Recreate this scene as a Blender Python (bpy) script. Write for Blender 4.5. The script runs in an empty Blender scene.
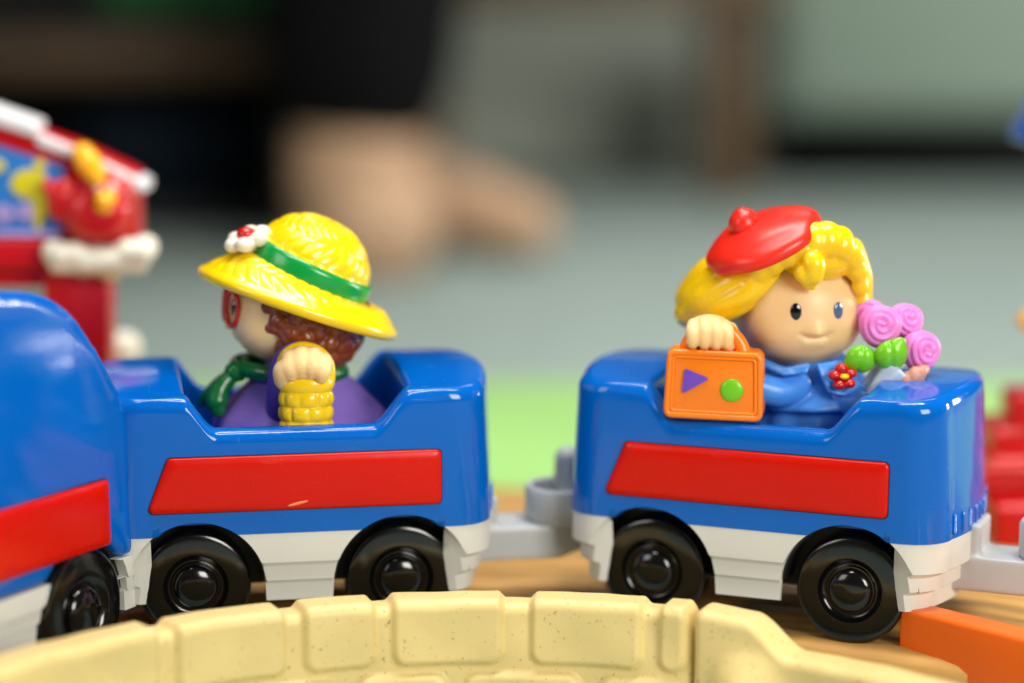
import bpy, bmesh, math, random
from mathutils import Vector, Matrix, Euler, noise

S = 0.01                      # everything below is written in centimetres
PI = math.pi
sc = bpy.context.scene
C = sc.collection
random.seed(7)

# ------------------------------------------------------------------ camera
FPX, CAM_H, CAM_D, PITCH = 2500.0, 19.484, 71.4286, 0.15
cam_data = bpy.data.cameras.new('camera')
cam = bpy.data.objects.new('camera', cam_data)
C.objects.link(cam)
cam.location = (0, -CAM_D * S, CAM_H * S)
cam.rotation_euler = (PI / 2 - PITCH, 0, 0)
cam_data.sensor_width = 36.0
cam_data.lens = 36.0 * FPX / 1024.0
cam_data.clip_start = 0.01
cam_data.clip_end = 100
cam_data.dof.use_dof = True
cam_data.dof.focus_distance = 0.715
cam_data.dof.aperture_fstop = 2.9
sc.camera = cam

# ------------------------------------------------------------------ light
world = bpy.data.worlds.new('World')
sc.world = world
world.use_nodes = True
bg = world.node_tree.nodes['Background']
bg.inputs[0].default_value = (1.0, 0.95, 0.88, 1)
bg.inputs[1].default_value = 0.07


def area(name, loc, target, sx, sy, power, col):
    l = bpy.data.lights.new(name, 'AREA')
    l.shape = 'RECTANGLE'
    l.size, l.size_y = sx * S, sy * S
    l.energy = power
    l.color = col
    o = bpy.data.objects.new(name, l)
    C.objects.link(o)
    o.location = Vector(loc) * S
    d = Vector(target) * S - o.location
    o.rotation_euler = d.to_track_quat('-Z', 'Y').to_euler()
    return o


area('ceiling_lamp', (10, -30, 172), (0, -10, 0), 130, 16, 20, (1, .97, .91))
area('ceiling_lamp', (10, 26, 172), (0, 5, 0), 130, 16, 21, (1, .97, .92))
area('ceiling_lamp', (40, 250, 250), (10, 170, 0), 170, 40, 9, (1, .98, .94))
area('window_and_fill', (118, -175, 88), (0, 0, 7), 90, 90, 42, (1, .95, .87))
area('window_and_fill', (225, 88, 44), (-10, 0, 9), 34, 80, 36, (1, .98, .95))
area('window_and_fill', (-150, -110, 90), (0, 0, 8), 70, 80, 8, (1, .95, .88))  # weak fill added from the left for the straw-hat figure's face, not a window

sc.view_settings.view_transform = 'Standard'
sc.view_settings.look = 'None'
sc.view_settings.exposure = 0.0
sc.view_settings.gamma = 1.0
sc.cycles.use_denoising = True
sc.cycles.max_bounces = 8


# ------------------------------------------------------------------ helpers
def at(px, py, Y):
    """centimetre point seen at photo pixel (px, py) on the vertical plane at depth Y"""
    u, v = (px - 512) / FPX, -(py - 341.5) / FPX
    cp, sp = math.cos(PITCH), math.sin(PITCH)
    r = Vector((u, cp + v * sp, -sp + v * cp))
    t = (Y + CAM_D) / r.y
    return Vector((0, -CAM_D, CAM_H)) + r * t


def lin(c):
    def f(v):
        v /= 255.0
        return v / 12.92 if v <= .04045 else ((v + .055) / 1.055) ** 2.4
    return (f(c[0]), f(c[1]), f(c[2]), 1)


def plastic(name, rgb, rough=.22, sss=0.0, bump=.0, scale=300, vary=.06, coat=.0, spec=.5, metal=0.0, speck=None, rvary=.08, scratch=0, grain=False):
    m = bpy.data.materials.new(name)
    m.use_nodes = True
    nt = m.node_tree
    b = nt.nodes['Principled BSDF']
    base = lin(rgb)
    tc = nt.nodes.new('ShaderNodeTexCoord')
    nz = nt.nodes.new('ShaderNodeTexNoise')
    nz.inputs['Scale'].default_value = 45
    nz.inputs['Detail'].default_value = 5
    nt.links.new(tc.outputs['Object'], nz.inputs['Vector'])
    mix = nt.nodes.new('ShaderNodeMix')
    mix.data_type = 'RGBA'
    mix.inputs['A'].default_value = [min(1, c * (1 - vary)) for c in base[:3]] + [1]
    mix.inputs['B'].default_value = [min(1, c * (1 + vary)) for c in base[:3]] + [1]
    nt.links.new(nz.outputs['Fac'], mix.inputs['Factor'])
    col = mix.outputs['Result']
    if speck:
        sn = nt.nodes.new('ShaderNodeTexNoise')
        sn.inputs['Scale'].default_value = speck[1]
        sn.inputs['Detail'].default_value = 2
        nt.links.new(tc.outputs['Object'], sn.inputs['Vector'])
        rp = nt.nodes.new('ShaderNodeMapRange')
        rp.inputs['From Min'].default_value = speck[2]
        rp.inputs['From Max'].default_value = speck[2] + .05
        nt.links.new(sn.outputs['Fac'], rp.inputs['Value'])
        m2 = nt.nodes.new('ShaderNodeMix')
        m2.data_type = 'RGBA'
        nt.links.new(rp.outputs['Result'], m2.inputs['Factor'])
        nt.links.new(col, m2.inputs['A'])
        m2.inputs['B'].default_value = lin(speck[0])
        col = m2.outputs['Result']
    if grain:
        # wood grain following the curve of the track
        mp = nt.nodes.new('ShaderNodeMapping')
        mp.inputs['Location'].default_value = (.015, .23, 0)
        nt.links.new(tc.outputs['Object'], mp.inputs['Vector'])
        wv = nt.nodes.new('ShaderNodeTexWave')
        wv.wave_type = 'RINGS'
        wv.rings_direction = 'Z'
        wv.inputs['Scale'].default_value = 38
        wv.inputs['Distortion'].default_value = 5
        wv.inputs['Detail'].default_value = 4
        wv.inputs['Detail Scale'].default_value = .6
        nt.links.new(mp.outputs['Vector'], wv.inputs['Vector'])
        m3 = nt.nodes.new('ShaderNodeMix')
        m3.data_type = 'RGBA'
        nt.links.new(wv.outputs['Fac'], m3.inputs['Factor'])
        m3.inputs['A'].default_value = [c * .5 for c in base[:3]] + [1]
        nt.links.new(col, m3.inputs['B'])
        col = m3.outputs['Result']
    nt.links.new(col, b.inputs['Base Color'])
    n2 = nt.nodes.new('ShaderNodeTexNoise')
    n2.inputs['Scale'].default_value = 120
    n2.inputs['Detail'].default_value = 6
    nt.links.new(tc.outputs['Object'], n2.inputs['Vector'])
    mr = nt.nodes.new('ShaderNodeMapRange')
    mr.inputs['To Min'].default_value = max(.03, rough - rvary)
    mr.inputs['To Max'].default_value = rough + rvary
    nt.links.new(n2.outputs['Fac'], mr.inputs['Value'])
    rough_out = mr.outputs['Result']
    if scratch:
        # fine handling scratches in two directions plus small scuffs
        acc = None
        for sc3, rot in (((14, 420, 60), .35), ((380, 18, 60), -.5), ((30, 30, 500), .9)):
            mp = nt.nodes.new('ShaderNodeMapping')
            mp.inputs['Scale'].default_value = sc3
            mp.inputs['Rotation'].default_value = (0, .3, rot)
            nt.links.new(tc.outputs['Object'], mp.inputs['Vector'])
            ns = nt.nodes.new('ShaderNodeTexNoise')
            ns.inputs['Scale'].default_value = 4
            ns.inputs['Detail'].default_value = 3
            nt.links.new(mp.outputs['Vector'], ns.inputs['Vector'])
            ra = nt.nodes.new('ShaderNodeMapRange')
            ra.inputs['From Min'].default_value = .66
            ra.inputs['From Max'].default_value = .74
            nt.links.new(ns.outputs['Fac'], ra.inputs['Value'])
            if acc is None:
                acc = ra.outputs['Result']
            else:
                mx = nt.nodes.new('ShaderNodeMath')
                mx.operation = 'MAXIMUM'
                nt.links.new(acc, mx.inputs[0])
                nt.links.new(ra.outputs['Result'], mx.inputs[1])
                acc = mx.outputs[0]
        ad = nt.nodes.new('ShaderNodeMath')
        ad.operation = 'MULTIPLY_ADD'
        ad.inputs[1].default_value = scratch
        nt.links.new(acc, ad.inputs[0])
        nt.links.new(rough_out, ad.inputs[2])
        rough_out = ad.outputs[0]
    nt.links.new(rough_out, b.inputs['Roughness'])
    b.inputs['Specular IOR Level'].default_value = spec
    b.inputs['Metallic'].default_value = metal
    b.inputs['Coat Weight'].default_value = coat
    b.inputs['Coat Roughness'].default_value = .08
    if sss:
        b.inputs['Subsurface Weight'].default_value = sss
        b.inputs['Subsurface Radius'].default_value = (1.0, .45, .25)
        b.inputs['Subsurface Scale'].default_value = .008
    if bump:
        n3 = nt.nodes.new('ShaderNodeTexNoise')
        n3.inputs['Scale'].default_value = scale
        n3.inputs['Detail'].default_value = 4
        nt.links.new(tc.outputs['Object'], n3.inputs['Vector'])
        bp = nt.nodes.new('ShaderNodeBump')
        bp.inputs['Strength'].default_value = bump
        bp.inputs['Distance'].default_value = .0006
        nt.links.new(n3.outputs['Fac'], bp.inputs['Height'])
        nt.links.new(bp.outputs['Normal'], b.inputs['Normal'])
    return m


M = dict(
    blue=plastic('blue_plastic', (0, 94, 188), .1, bump=.03, scale=90, spec=.4, rvary=.03, scratch=.22),
    red=plastic('red_panel_plastic', (204, 18, 0), .24, bump=.08, scale=120, spec=.25, scratch=.15),
    white=plastic('white_plastic', (216, 216, 208), .38, bump=.06, scale=200, sss=.1),
    black=plastic('black_plastic', (9, 9, 10), .15, bump=.05, coat=.3, rvary=.05),
    well=plastic('dark_underside_plastic', (8, 8, 9), .5),
    grey=plastic('grey_plastic', (176, 180, 182), .4, bump=.1, scale=250),
    skin=plastic('toy_skin_vinyl', (255, 206, 152), .4, sss=.75, vary=.03, bump=.05, scale=150),
    handskin=plastic('toy_hand_vinyl', (255, 206, 148), .45, sss=.6, vary=.03, bump=.05, scale=150),
    yellow=plastic('yellow_paint', (246, 204, 4), .24, coat=.25, vary=.05),
    hair=plastic('yellow_hair_vinyl', (244, 200, 6), .27, sss=.1, coat=.2, vary=.05),
    brown=plastic('brown_hair_vinyl', (132, 62, 22), .3, coat=.2, vary=.25),
    green=plastic('green_paint', (2, 146, 62), .26, coat=.2),
    dgreen=plastic('dark_green_paint', (4, 104, 48), .28, coat=.2),
    purple=plastic('purple_vinyl', (138, 110, 210), .5, sss=.1, bump=.08, scale=200),
    dpurple=plastic('deep_purple_vinyl', (84, 64, 168), .45),
    beret=plastic('red_vinyl', (232, 40, 24), .33, sss=.08, vary=.05),
    redpaint=plastic('red_paint', (196, 20, 18), .25, coat=.3),
    orange=plastic('orange_paint', (248, 128, 6), .28, coat=.2),
    oplastic=plastic('orange_track_plastic', (255, 108, 6), .4, bump=.06),
    violet=plastic('violet_paint', (110, 70, 190), .35),
    lime=plastic('lime_paint', (112, 196, 20), .28, coat=.2),
    coat=plastic('light_blue_vinyl', (70, 144, 236), .34, sss=.05, bump=.04),
    pink=plastic('pink_vinyl', (232, 128, 206), .4, sss=.15),
    wrap=plastic('white_wrap_vinyl', (196, 208, 226), .4, sss=.1),
    tanhand=plastic('tan_vinyl', (196, 140, 120), .5, sss=.1),
    eye=plastic('black_eye_paint', (8, 8, 10), .12, coat=.6),
    iris=plastic('blue_eye_paint', (70, 96, 140), .15, coat=.6),
    glint=plastic('white_eye_paint', (245, 245, 245), .2),
    stone=plastic('cream_stone_plastic', (220, 197, 130), .48, bump=.3, scale=130, vary=.14, speck=((158, 138, 90), 820, .665)),
    track=plastic('tan_track_plastic', (214, 164, 90), .45, bump=.2, scale=60, vary=.16, grain=True),
    mat=plastic('lime_mat_foam', (154, 204, 117), .8, bump=.2, scale=250),
    barnred=plastic('barn_red_plastic', (190, 6, 14), .32, coat=.1),
    roofwhite=plastic('roof_white_plastic', (226, 226, 230), .4, bump=.1),
    nest=plastic('white_nest_plastic', (226, 222, 206), .5, bump=.4, scale=140),
    sky=plastic('picture_blue_print', (40, 120, 200), .35),
    chick=plastic('picture_yellow_print', (214, 206, 30), .4),
    lilac=plastic('picture_lilac_print', (170, 150, 210), .4),
    gold=plastic('golden_yellow_paint', (250, 176, 10), .3),
    carpet=plastic('grey_carpet', (152, 168, 163), .95, bump=.6, scale=500, vary=.14, spec=.1, speck=((96, 106, 104), 900, .6)),
    cabinet=plastic('grey_green_laminate', (122, 140, 127), .55, vary=.04),
    panel=plastic('grey_laminate', (200, 208, 196), .6, vary=.05),
    darkwood=plastic('brown_wood', (84, 62, 36), .5, vary=.3),
    dark=plastic('dark_laminate', (14, 15, 16), .55, vary=.2),
    shelfwood=plastic('shelf_wood', (74, 52, 30), .5, vary=.3),
    darkblue=plastic('dark_blue_cloth', (22, 40, 60), .8),
    cloth=plastic('black_cloth', (9, 9, 11), .9, vary=.3, bump=.4, spec=.1),
    bodyskin=plastic('person_skin', (182, 148, 118), .6, sss=.1, vary=.3),
    greenbox=plastic('green_fabric', (14, 110, 50), .7),
    wall=plastic('room_wall_paint', (120, 126, 120), .8, vary=.04),
)


class G:
    """collects shapes (centimetres) for one mesh"""

    def __init__(s):
        s.bm = bmesh.new()

    def add(s, verts, faces):
        vs = [s.bm.verts.new(v) for v in verts]
        for f in faces:
            try:
                s.bm.faces.new([vs[i] for i in f])
            except ValueError:
                pass
        return vs

    def ell(s, c, r, rot=(0, 0, 0), n=24, m=14, fn=None):
        if not hasattr(r, '__len__'):
            r = (r, r, r)
        R = Euler(rot).to_matrix()
        c = Vector(c)
        vs, fs = [], []
        for j in range(1, m):
            th = PI * j / m
            for i in range(n):
                ph = 2 * PI * i / n
                d = Vector((math.sin(th) * math.cos(ph), math.sin(th) * math.sin(ph), math.cos(th)))
                k = fn(d) if fn else 1.0
                vs.append(c + R @ Vector((d.x * r[0] * k, d.y * r[1] * k, d.z * r[2] * k)))
        for sgn in (1, -1):
            d = Vector((0, 0, sgn))
            k = fn(d) if fn else 1.0
            vs.append(c + R @ Vector((0, 0, sgn * r[2] * k)))
        top, bot = len(vs) - 2, len(vs) - 1
        for j in range(m - 2):
            for i in range(n):
                a, b = j * n + i, j * n + (i + 1) % n
                fs.append((a, a + n, b + n, b))
        for i in range(n):
            fs.append((top, i, (i + 1) % n))
            k = (m - 2) * n
            fs.append((bot, k + (i + 1) % n, k + i))
        s.add(vs, fs)
        return s

    def tube(s, pts, rad, n=12, close=False):
        pts = [Vector(p) for p in pts]
        if not hasattr(rad, '__len__'):
            rad = [rad] * len(pts)
        if not close and 3 <= len(pts) <= 10:
            P2, R2 = [], []
            for k in range(len(pts) - 1):
                p0, p1, p2, p3 = pts[max(k - 1, 0)], pts[k], pts[k + 1], pts[min(k + 2, len(pts) - 1)]
                for q_ in range(6):
                    t = q_ / 6
                    P2.append(.5 * ((2 * p1) + (p2 - p0) * t + (2 * p0 - 5 * p1 + 4 * p2 - p3) * t * t + (3 * p1 - p0 - 3 * p2 + p3) * t ** 3))
                    R2.append(rad[k] + (rad[k + 1] - rad[k]) * smooth01(t))
            P2.append(pts[-1])
            R2.append(rad[-1])
            pts, rad = P2, R2
        L = len(pts)
        vs, fs = [], []
        prev = None
        for k, p in enumerate(pts):
            a = pts[(k - 1) % L] if close or k > 0 else p
            b = pts[(k + 1) % L] if close or k < L - 1 else p
            t = (b - a).normalized()
            if prev is None:
                ref = Vector((0, 0, 1)) if abs(t.z) < .9 else Vector((1, 0, 0))
                nrm = t.cross(ref).normalized()
            else:
                nrm = (prev - t * prev.dot(t)).normalized()
            prev = nrm
            bi = t.cross(nrm)
            for i in range(n):
                an = 2 * PI * i / n
                vs.append(p + (nrm * math.cos(an) + bi * math.sin(an)) * rad[k])
        for k in range(L if close else L - 1):
            for i in range(n):
                a, b = k * n + i, k * n + (i + 1) % n
                c2 = ((k + 1) % L) * n
                fs.append((a, b, c2 + (i + 1) % n, c2 + i))
        if not close:
            fs.append(tuple(range(n - 1, -1, -1)))
            fs.append(tuple(range((L - 1) * n, L * n)))
        s.add(vs, fs)
        if not close:
            s.ell(pts[0], rad[0] * .999, n=n, m=8)
            s.ell(pts[-1], rad[-1] * .999, n=n, m=8)
        return s

    def box(s, c, h, rot=(0, 0, 0), bevel=0.0, seg=3):
        R = Euler(rot).to_matrix()
        c = Vector(c)
        b2 = bmesh.new()
        bmesh.ops.create_cube(b2, size=2)
        for v in b2.verts:
            v.co = Vector((v.co.x * h[0], v.co.y * h[1], v.co.z * h[2]))
        if bevel:
            bmesh.ops.bevel(b2, geom=b2.edges[:], offset=bevel, segments=seg, profile=.5, affect='EDGES', clamp_overlap=True)
        for v in b2.verts:
            v.co = c + R @ v.co
        s.merge(b2)
        return s

    def merge(s, b2):
        b2.verts.index_update()
        s.add([v.co.copy() for v in b2.verts], [[v.index for v in f.verts] for f in b2.faces])
        b2.free()

    def lathe(s, prof, c=(0, 0, 0), axis='Z', n=40, sx=1, sy=1, rot=None):
        """prof: list of (radius, height)"""
        vs, fs = [], []
        for (r, z) in prof:
            for i in range(n):
                a = 2 * PI * i / n
                p = Vector((r * math.cos(a) * sx, r * math.sin(a) * sy, z))
                if axis == 'Y':
                    p = Vector((p.x, -p.z, p.y))
                elif axis == 'X':
                    p = Vector((p.z, p.x, p.y))
                if rot:
                    p = Euler(rot).to_matrix() @ p
                vs.append(Vector(c) + p)
        for k in range(len(prof) - 1):
            for i in range(n):
                a, b = k * n + i, k * n + (i + 1) % n
                fs.append((a, b, b + n, a + n))
        if prof[0][0] > 1e-6:
            fs.append(tuple(range(n - 1, -1, -1)))
        if prof[-1][0] > 1e-6:
            fs.append(tuple(range((len(prof) - 1) * n, len(prof) * n)))
        s.add(vs, fs)
        return s

    def prism(s, poly, y0, y1, bevel=0.0, seg=3, xf=None):
        """poly in (x, z), extruded along y"""
        b2 = bmesh.new()
        a = [b2.verts.new((p[0], y0, p[1])) for p in poly]
        f = b2.faces.new(a)
        r = bmesh.ops.extrude_face_region(b2, geom=[f])
        for v in r['geom']:
            if isinstance(v, bmesh.types.BMVert):
                v.co.y = y1
        bmesh.ops.recalc_face_normals(b2, faces=b2.faces[:])
        if bevel:
            bmesh.ops.bevel(b2, geom=b2.edges[:], offset=bevel, segments=seg, profile=.5, affect='EDGES', clamp_overlap=True)
        if xf:
            for v in b2.verts:
                v.co = xf(v.co)
        s.merge(b2)
        return s

    def build(s, name, mat, parent=None, fuse=None, smooth=4, sharp=None, recalc=True, subsurf=0):
        bmesh.ops.remove_doubles(s.bm, verts=s.bm.verts[:], dist=1e-4)
        if recalc:
            bmesh.ops.recalc_face_normals(s.bm, faces=s.bm.faces[:])
        for v in s.bm.verts:
            v.co *= S
        for f in s.bm.faces:
            f.smooth = True
        me = bpy.data.meshes.new(name)
        s.bm.to_mesh(me)
        s.bm.free()
        if sharp:
            me.set_sharp_from_angle(angle=math.radians(sharp))
        me.materials.append(mat)
        o = bpy.data.objects.new(name, me)
        C.objects.link(o)
        if parent:
            o.parent = parent
        if fuse:
            r = o.modifiers.new('fuse', 'REMESH')
            r.mode = 'VOXEL'
            r.voxel_size = fuse * S
            r.use_smooth_shade = True
            k = o.modifiers.new('soft', 'SMOOTH')
            k.factor = .5
            k.iterations = smooth
        if subsurf:
            k = o.modifiers.new('round', 'SUBSURF')
            k.levels = k.render_levels = subsurf
        return o


def empty(name, loc=(0, 0, 0), rz=0):
    o = bpy.data.objects.new(name, None)
    C.objects.link(o)
    o.location = Vector(loc) * S
    o.rotation_euler = (0, 0, rz)
    o.empty_display_size = .01
    return o


def tag(o, label=None, cat=None, group=None, kind=None):
    if label: o['label'] = label
    if cat: o['category'] = cat
    if group: o['group'] = group
    if kind: o['kind'] = kind
    return o


def copy_tree(o, parent=None):
    c = o.copy()
    C.objects.link(c)
    c.parent = parent
    for ch in [x for x in sc.objects if x.parent == o]:
        copy_tree(ch, c)
    return c


def smooth01(t):
    t = min(1, max(0, t))
    return t * t * (3 - 2 * t)


# ------------------------------------------------------------------ setting
FLOOR = -1.6
g = G()
g.add([(-400, -120, FLOOR), (400, -120, FLOOR), (400, 420, FLOOR), (-400, 420, FLOOR)], [(0, 1, 2, 3)])
tag(g.build('floor', M['carpet']), kind='structure')
g = G()
g.box((0, 330, 120), (400, 3, 125))
tag(g.build('wall', M['wall']), kind='structure')

# ------------------------------------------------------------------ play mat
g = G()
g.box((0, 33, -1.4), (75, 19, .19), bevel=.15)
mat_o = g.build('play_mat', M['mat'])
tag(mat_o, 'flat lime green play mat lying on the grey carpet under the train track', 'mat')

# ------------------------------------------------------------------ track
TC = (-1.5, -23.0)


def ring(prof_fn, R_list, a0, a1, n, cx, cy):
    pass


g = G()
R0, R1 = 24.2, 44.0
prof = [(R0, -1.2), (R0, -.25), (R0 + .08, -.08), (R0 + .25, 0)]
r = R0 + .3
steps = 420
for k in range(steps):
    r = R0 + .3 + (R1 - R0 - .6) * k / steps
    z = 0.0
    for gr in (26.0, 29.2, 31.2, 33.6, 36.0, 38.4, 41.2):
        d = abs(r - gr)
        if d < .16:
            z -= .22 * (1 - (d / .16) ** 2)
    z += .05 * math.sin(r * 2.3) + .05 * math.sin(r * 5.1 + 1)
    prof.append((r, z))
prof += [(R1 - .25, 0.0), (R1 - .05, -.15), (R1, -.4), (R1, -1.2)]
NA = 150
vs, fs = [], []
for i in range(NA + 1):
    a = math.radians(8 + 164 * i / NA)
    for (rr, z) in prof:
        w = .05 * noise.noise(Vector((a * 30, rr * .9, 0))) if z > -.3 else 0
        vs.append((TC[0] + rr * math.cos(a), TC[1] + rr * math.sin(a), z + w))
m_ = len(prof)
for i in range(NA):
    for k in range(m_ - 1):
        fs.append((i * m_ + k, i * m_ + k + 1, (i + 1) * m_ + k + 1, (i + 1) * m_ + k))
    fs.append((i * m_ + m_ - 1, i * m_, (i + 1) * m_, (i + 1) * m_ + m_ - 1))
g.add(vs, fs)
track = g.build('toy_track', M['track'])
tag(track, 'curved tan toy railway track with wood grain grooves beneath the train', 'toy track')

# orange ramp piece
g = G()
root = empty('track_ramp', (11.1, -1.55, -1.2), 0)
ang = math.atan2(-5.0 + 1.7, 14.0 - 11.1)
g = G()
g.box((5, .5, 1.2), (5, .5, 1.2), bevel=.15)
g.build('ramp_block', M['oplastic'], root)
root.rotation_euler.z = ang
g = G()
g.box((5.1, 1.5, .35), (4.7, 1.1, .3), bevel=.1)
g.build('base_flange', M['oplastic'], root)
tag(root, 'bright orange plastic ramp piece on the floor by the blonde figure\'s car', 'track ramp')

# ------------------------------------------------------------------ stone ring wall
WC = (-0.5, -17.7)
WR = 14.65                        # radius of the inner face


def pix_to_angle(px):
    best, ba = 1e9, 0
    for i in range(2000):
        a = math.radians(10 + 160 * i / 2000)
        x, y = WC[0] + WR * math.cos(a), WC[1] + WR * math.sin(a)
        dep = (y + CAM_D) * math.cos(PITCH) + (CAM_H - 1.5) * math.sin(PITCH)
        e = abs(512 + FPX * x / dep - px)
        if e < best:
            best, ba = e, a
    return ba


TOPZ = 1.85
row_a = [(-330, -190), (-180, -20), (-10, 160), (172, 287), (299, 378), (389, 506), (528, 645), (657, 690)]
row_a = [(pix_to_angle(q), pix_to_angle(p)) for p, q in row_a]
row_b_px = [(-300, -140), (-130, 60), (72, 220), (232, 340), (352, 450), (462, 585), (597, 688)]
row_b = [(pix_to_angle(q), pix_to_angle(p)) for p, q in row_b_px]
rows = [(row_a, -.12, TOPZ + .7), (row_b, -2.0, -.2)]


def stone_bump(a, z):
    best = 0
    for cells, z0, z1 in rows:
        if z < z0 - .1 or z > z1 + .1:
            continue
        for a0, a1 in cells:
            if a0 - .01 < a < a1 + .01:
                u = (a - a0) * WR
                w = (a1 - a0) * WR
                h = z1 - z0
                rc = .48
                dx = abs(u - w / 2) - (w / 2 - rc)
                dz = abs(z - (z0 + h / 2)) - (h / 2 - rc)
                d = math.hypot(max(dx, 0), max(dz, 0)) + min(max(dx, dz), 0) - rc
                best = max(best, smooth01(-d / .24))
    return best


def wall_arc(a0, a1, topfn, n, bumpfn, end_round=.35):
    gg = G()
    th = 1.15
    m2 = None
    vs, fs = [], []
    for i in range(n + 1):
        a = a0 + (a1 - a0) * i / n
        e = min(i, n - i) / n * (a1 - a0) * WR
        drop = 0
        if e < end_round:
            drop = end_round - math.sqrt(max(0, end_round ** 2 - (end_round - e) ** 2))
        topz = topfn(a)
        prof = []
        tz = topz - drop + .03 * noise.noise(Vector((a * 14, 0, 0)))
        rr = .3
        for k in range(47):
            z = -1.2 + (tz - rr + 1.2) * k / 46
            prof.append((WR - bumpfn(a, z, topz) - drop * -.6 + .1 * noise.noise(Vector((a * 9, z * .6, 3))), z))
        rin = prof[-1][0]
        for k in range(1, 7):
            t = PI / 2 * k / 6
            prof.append((rin + rr * (1 - math.cos(t)), tz - rr + rr * math.sin(t)))
        rout = WR + th
        for k in range(1, 5):
            prof.append((rin + rr + (rout - rr - rin - rr) * k / 4, tz))
        for k in range(1, 7):
            t = PI / 2 * k / 6
            prof.append((rout - rr + rr * math.sin(t), tz - rr + rr * math.cos(t)))
        prof += [(rout, 0), (rout, -1.2)]
        m2 = len(prof)
        for (rr_, z) in prof:
            vs.append((WC[0] + rr_ * math.cos(a), WC[1] + rr_ * math.sin(a), z))
    for i in range(n):
        for k in range(m2):
            k2 = (k + 1) % m2
            fs.append((i * m2 + k, i * m2 + k2, (i + 1) * m2 + k2, (i + 1) * m2 + k))
    fs.append(tuple(range(m2)))
    fs.append(tuple(range(n * m2 + m2 - 1, n * m2 - 1, -1)))
    gg.add(vs, fs)
    return gg


aj = pix_to_angle(693)


def main_top(a):
    return TOPZ - .2 * (1 - stone_bump(a, TOPZ - .4))


def main_bump(a, z, topz):
    return .21 * stone_bump(a, z)


wall_o = wall_arc(aj + .002, math.radians(205), main_top, 700, main_bump).build('toy_stone_wall', M['stone'])
tag(wall_o, 'curved cream toy wall of moulded rounded stones in front of the train', 'toy wall')
g745, g790 = pix_to_angle(742), pix_to_angle(792)


def gate_top(a):
    if a > g745:
        return TOPZ - .12 * (aj - a) / (aj - g745)
    t = smooth01((g745 - a) / (g745 - g790))
    return (TOPZ - .12) * (1 - t) + .82 * t


def gate_bump(a, z, topz):
    # a rounded lobe swelling from the inner face below the post's shoulder
    u = (a - pix_to_angle_755) * WR
    lobe = .95 * smooth01(1 - abs(u) / 1.7) * smooth01((1.5 - z) / 1.9)
    edge = .18 * smooth01((aj - a) * WR / .25)
    return .5 * (edge + lobe + math.sqrt((edge - lobe) ** 2 + .03))


pix_to_angle_755 = pix_to_angle(750)
gate = wall_arc(math.radians(-25), aj - .002, gate_top, 700, gate_bump).build('toy_gate_wall', M['stone'])
tag(gate, 'cream toy wall section with a rounded gatepost stepping down to a low kerb', 'toy wall')

# ------------------------------------------------------------------ train car
HW, LX, RC = 3.5, 5.76, 1.2
ZB, ZT, ZD = 3.24, 7.25, 6.28
WX, WR_, WZ, AR = 3.0, 1.62, 1.62, 2.02


def outline():
    """list of (ox, oy, ix, iy, x-for-arch or None) round the car, anticlockwise from front left"""
    res = []
    ixm, iym = 3.3, HW - .72
    N = 150
    # near side, x from -ixm..ixm
    for k in range(N + 1):
        x = -ixm + 2 * ixm * k / N
        res.append((x, -HW, x, -iym, 'side'))
    # right end: outer path from (ixm,-HW) to (ixm,HW)
    path = []
    for k in range(1, 40):
        path.append((ixm + (LX - RC - ixm) * k / 40, -HW))
    for k in range(0, 17):
        t = -PI / 2 + PI / 2 * k / 16
        path.append((LX - RC + RC * math.cos(t), -HW + RC + RC * math.sin(t)))
    for k in range(1, 24):
        y = -HW + RC + (2 * HW - 2 * RC) * k / 24
        path.append((LX + .34 * (1 - (y / (HW - RC)) ** 2), y))
    for k in range(0, 17):
        t = PI / 2 * k / 16
        path.append((LX - RC + RC * math.cos(t), HW - RC + RC * math.sin(t)))
    for k in range(39, 0, -1):
        path.append((ixm + (LX - RC - ixm) * k / 40, HW))
    # inner end: straight with small corner; parametrised by the outer y
    for (x, y) in path:
        yy = max(-1, min(1, y / HW))
        # spread the side-run points into the corner
        if abs(y) >= HW - 1e-6:
            f = 0.0
            iy = math.copysign(iym, y)
        else:
            iy = iym * yy
        res.append((x, y, ixm, iy, 'end' if abs(y) < HW - 1e-6 else 'side'))
    for k in range(N + 1):
        x = ixm - 2 * ixm * k / N
        res.append((x, HW, x, iym, 'side'))
    for (x, y) in path:
        yy = y / HW
        iy = math.copysign(iym, -y) if abs(y) >= HW - 1e-6 else -iym * yy
        res.append((-x, -y, -ixm, iy, 'end' if abs(y) < HW - 1e-6 else 'side'))
    return res


OUT = outline()


def rim_z(ix):
    if ix < 0:
        return ZT - (ZT - ZD) * smooth01((ix + 3.45) / 1.1)
    return ZD + (ZT - ZD) * smooth01((ix - 2.2) / 1.15)


def arch_low(x, base, R=AR):
    z = base
    for wx in (-WX, WX):
        if abs(x - wx) < R:
            z = max(z, WZ + math.sqrt(R * R - (x - wx) ** 2))
    return z


def draft(x, y, z):
    """inward lean of the walls towards the top"""
    t = max(0, (z - ZB) / (ZT - ZB))
    fx = 1 - .03 * t ** 1.5
    fy = 1 - .03 * t ** 1.5
    return x * fx, y * fy


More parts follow.
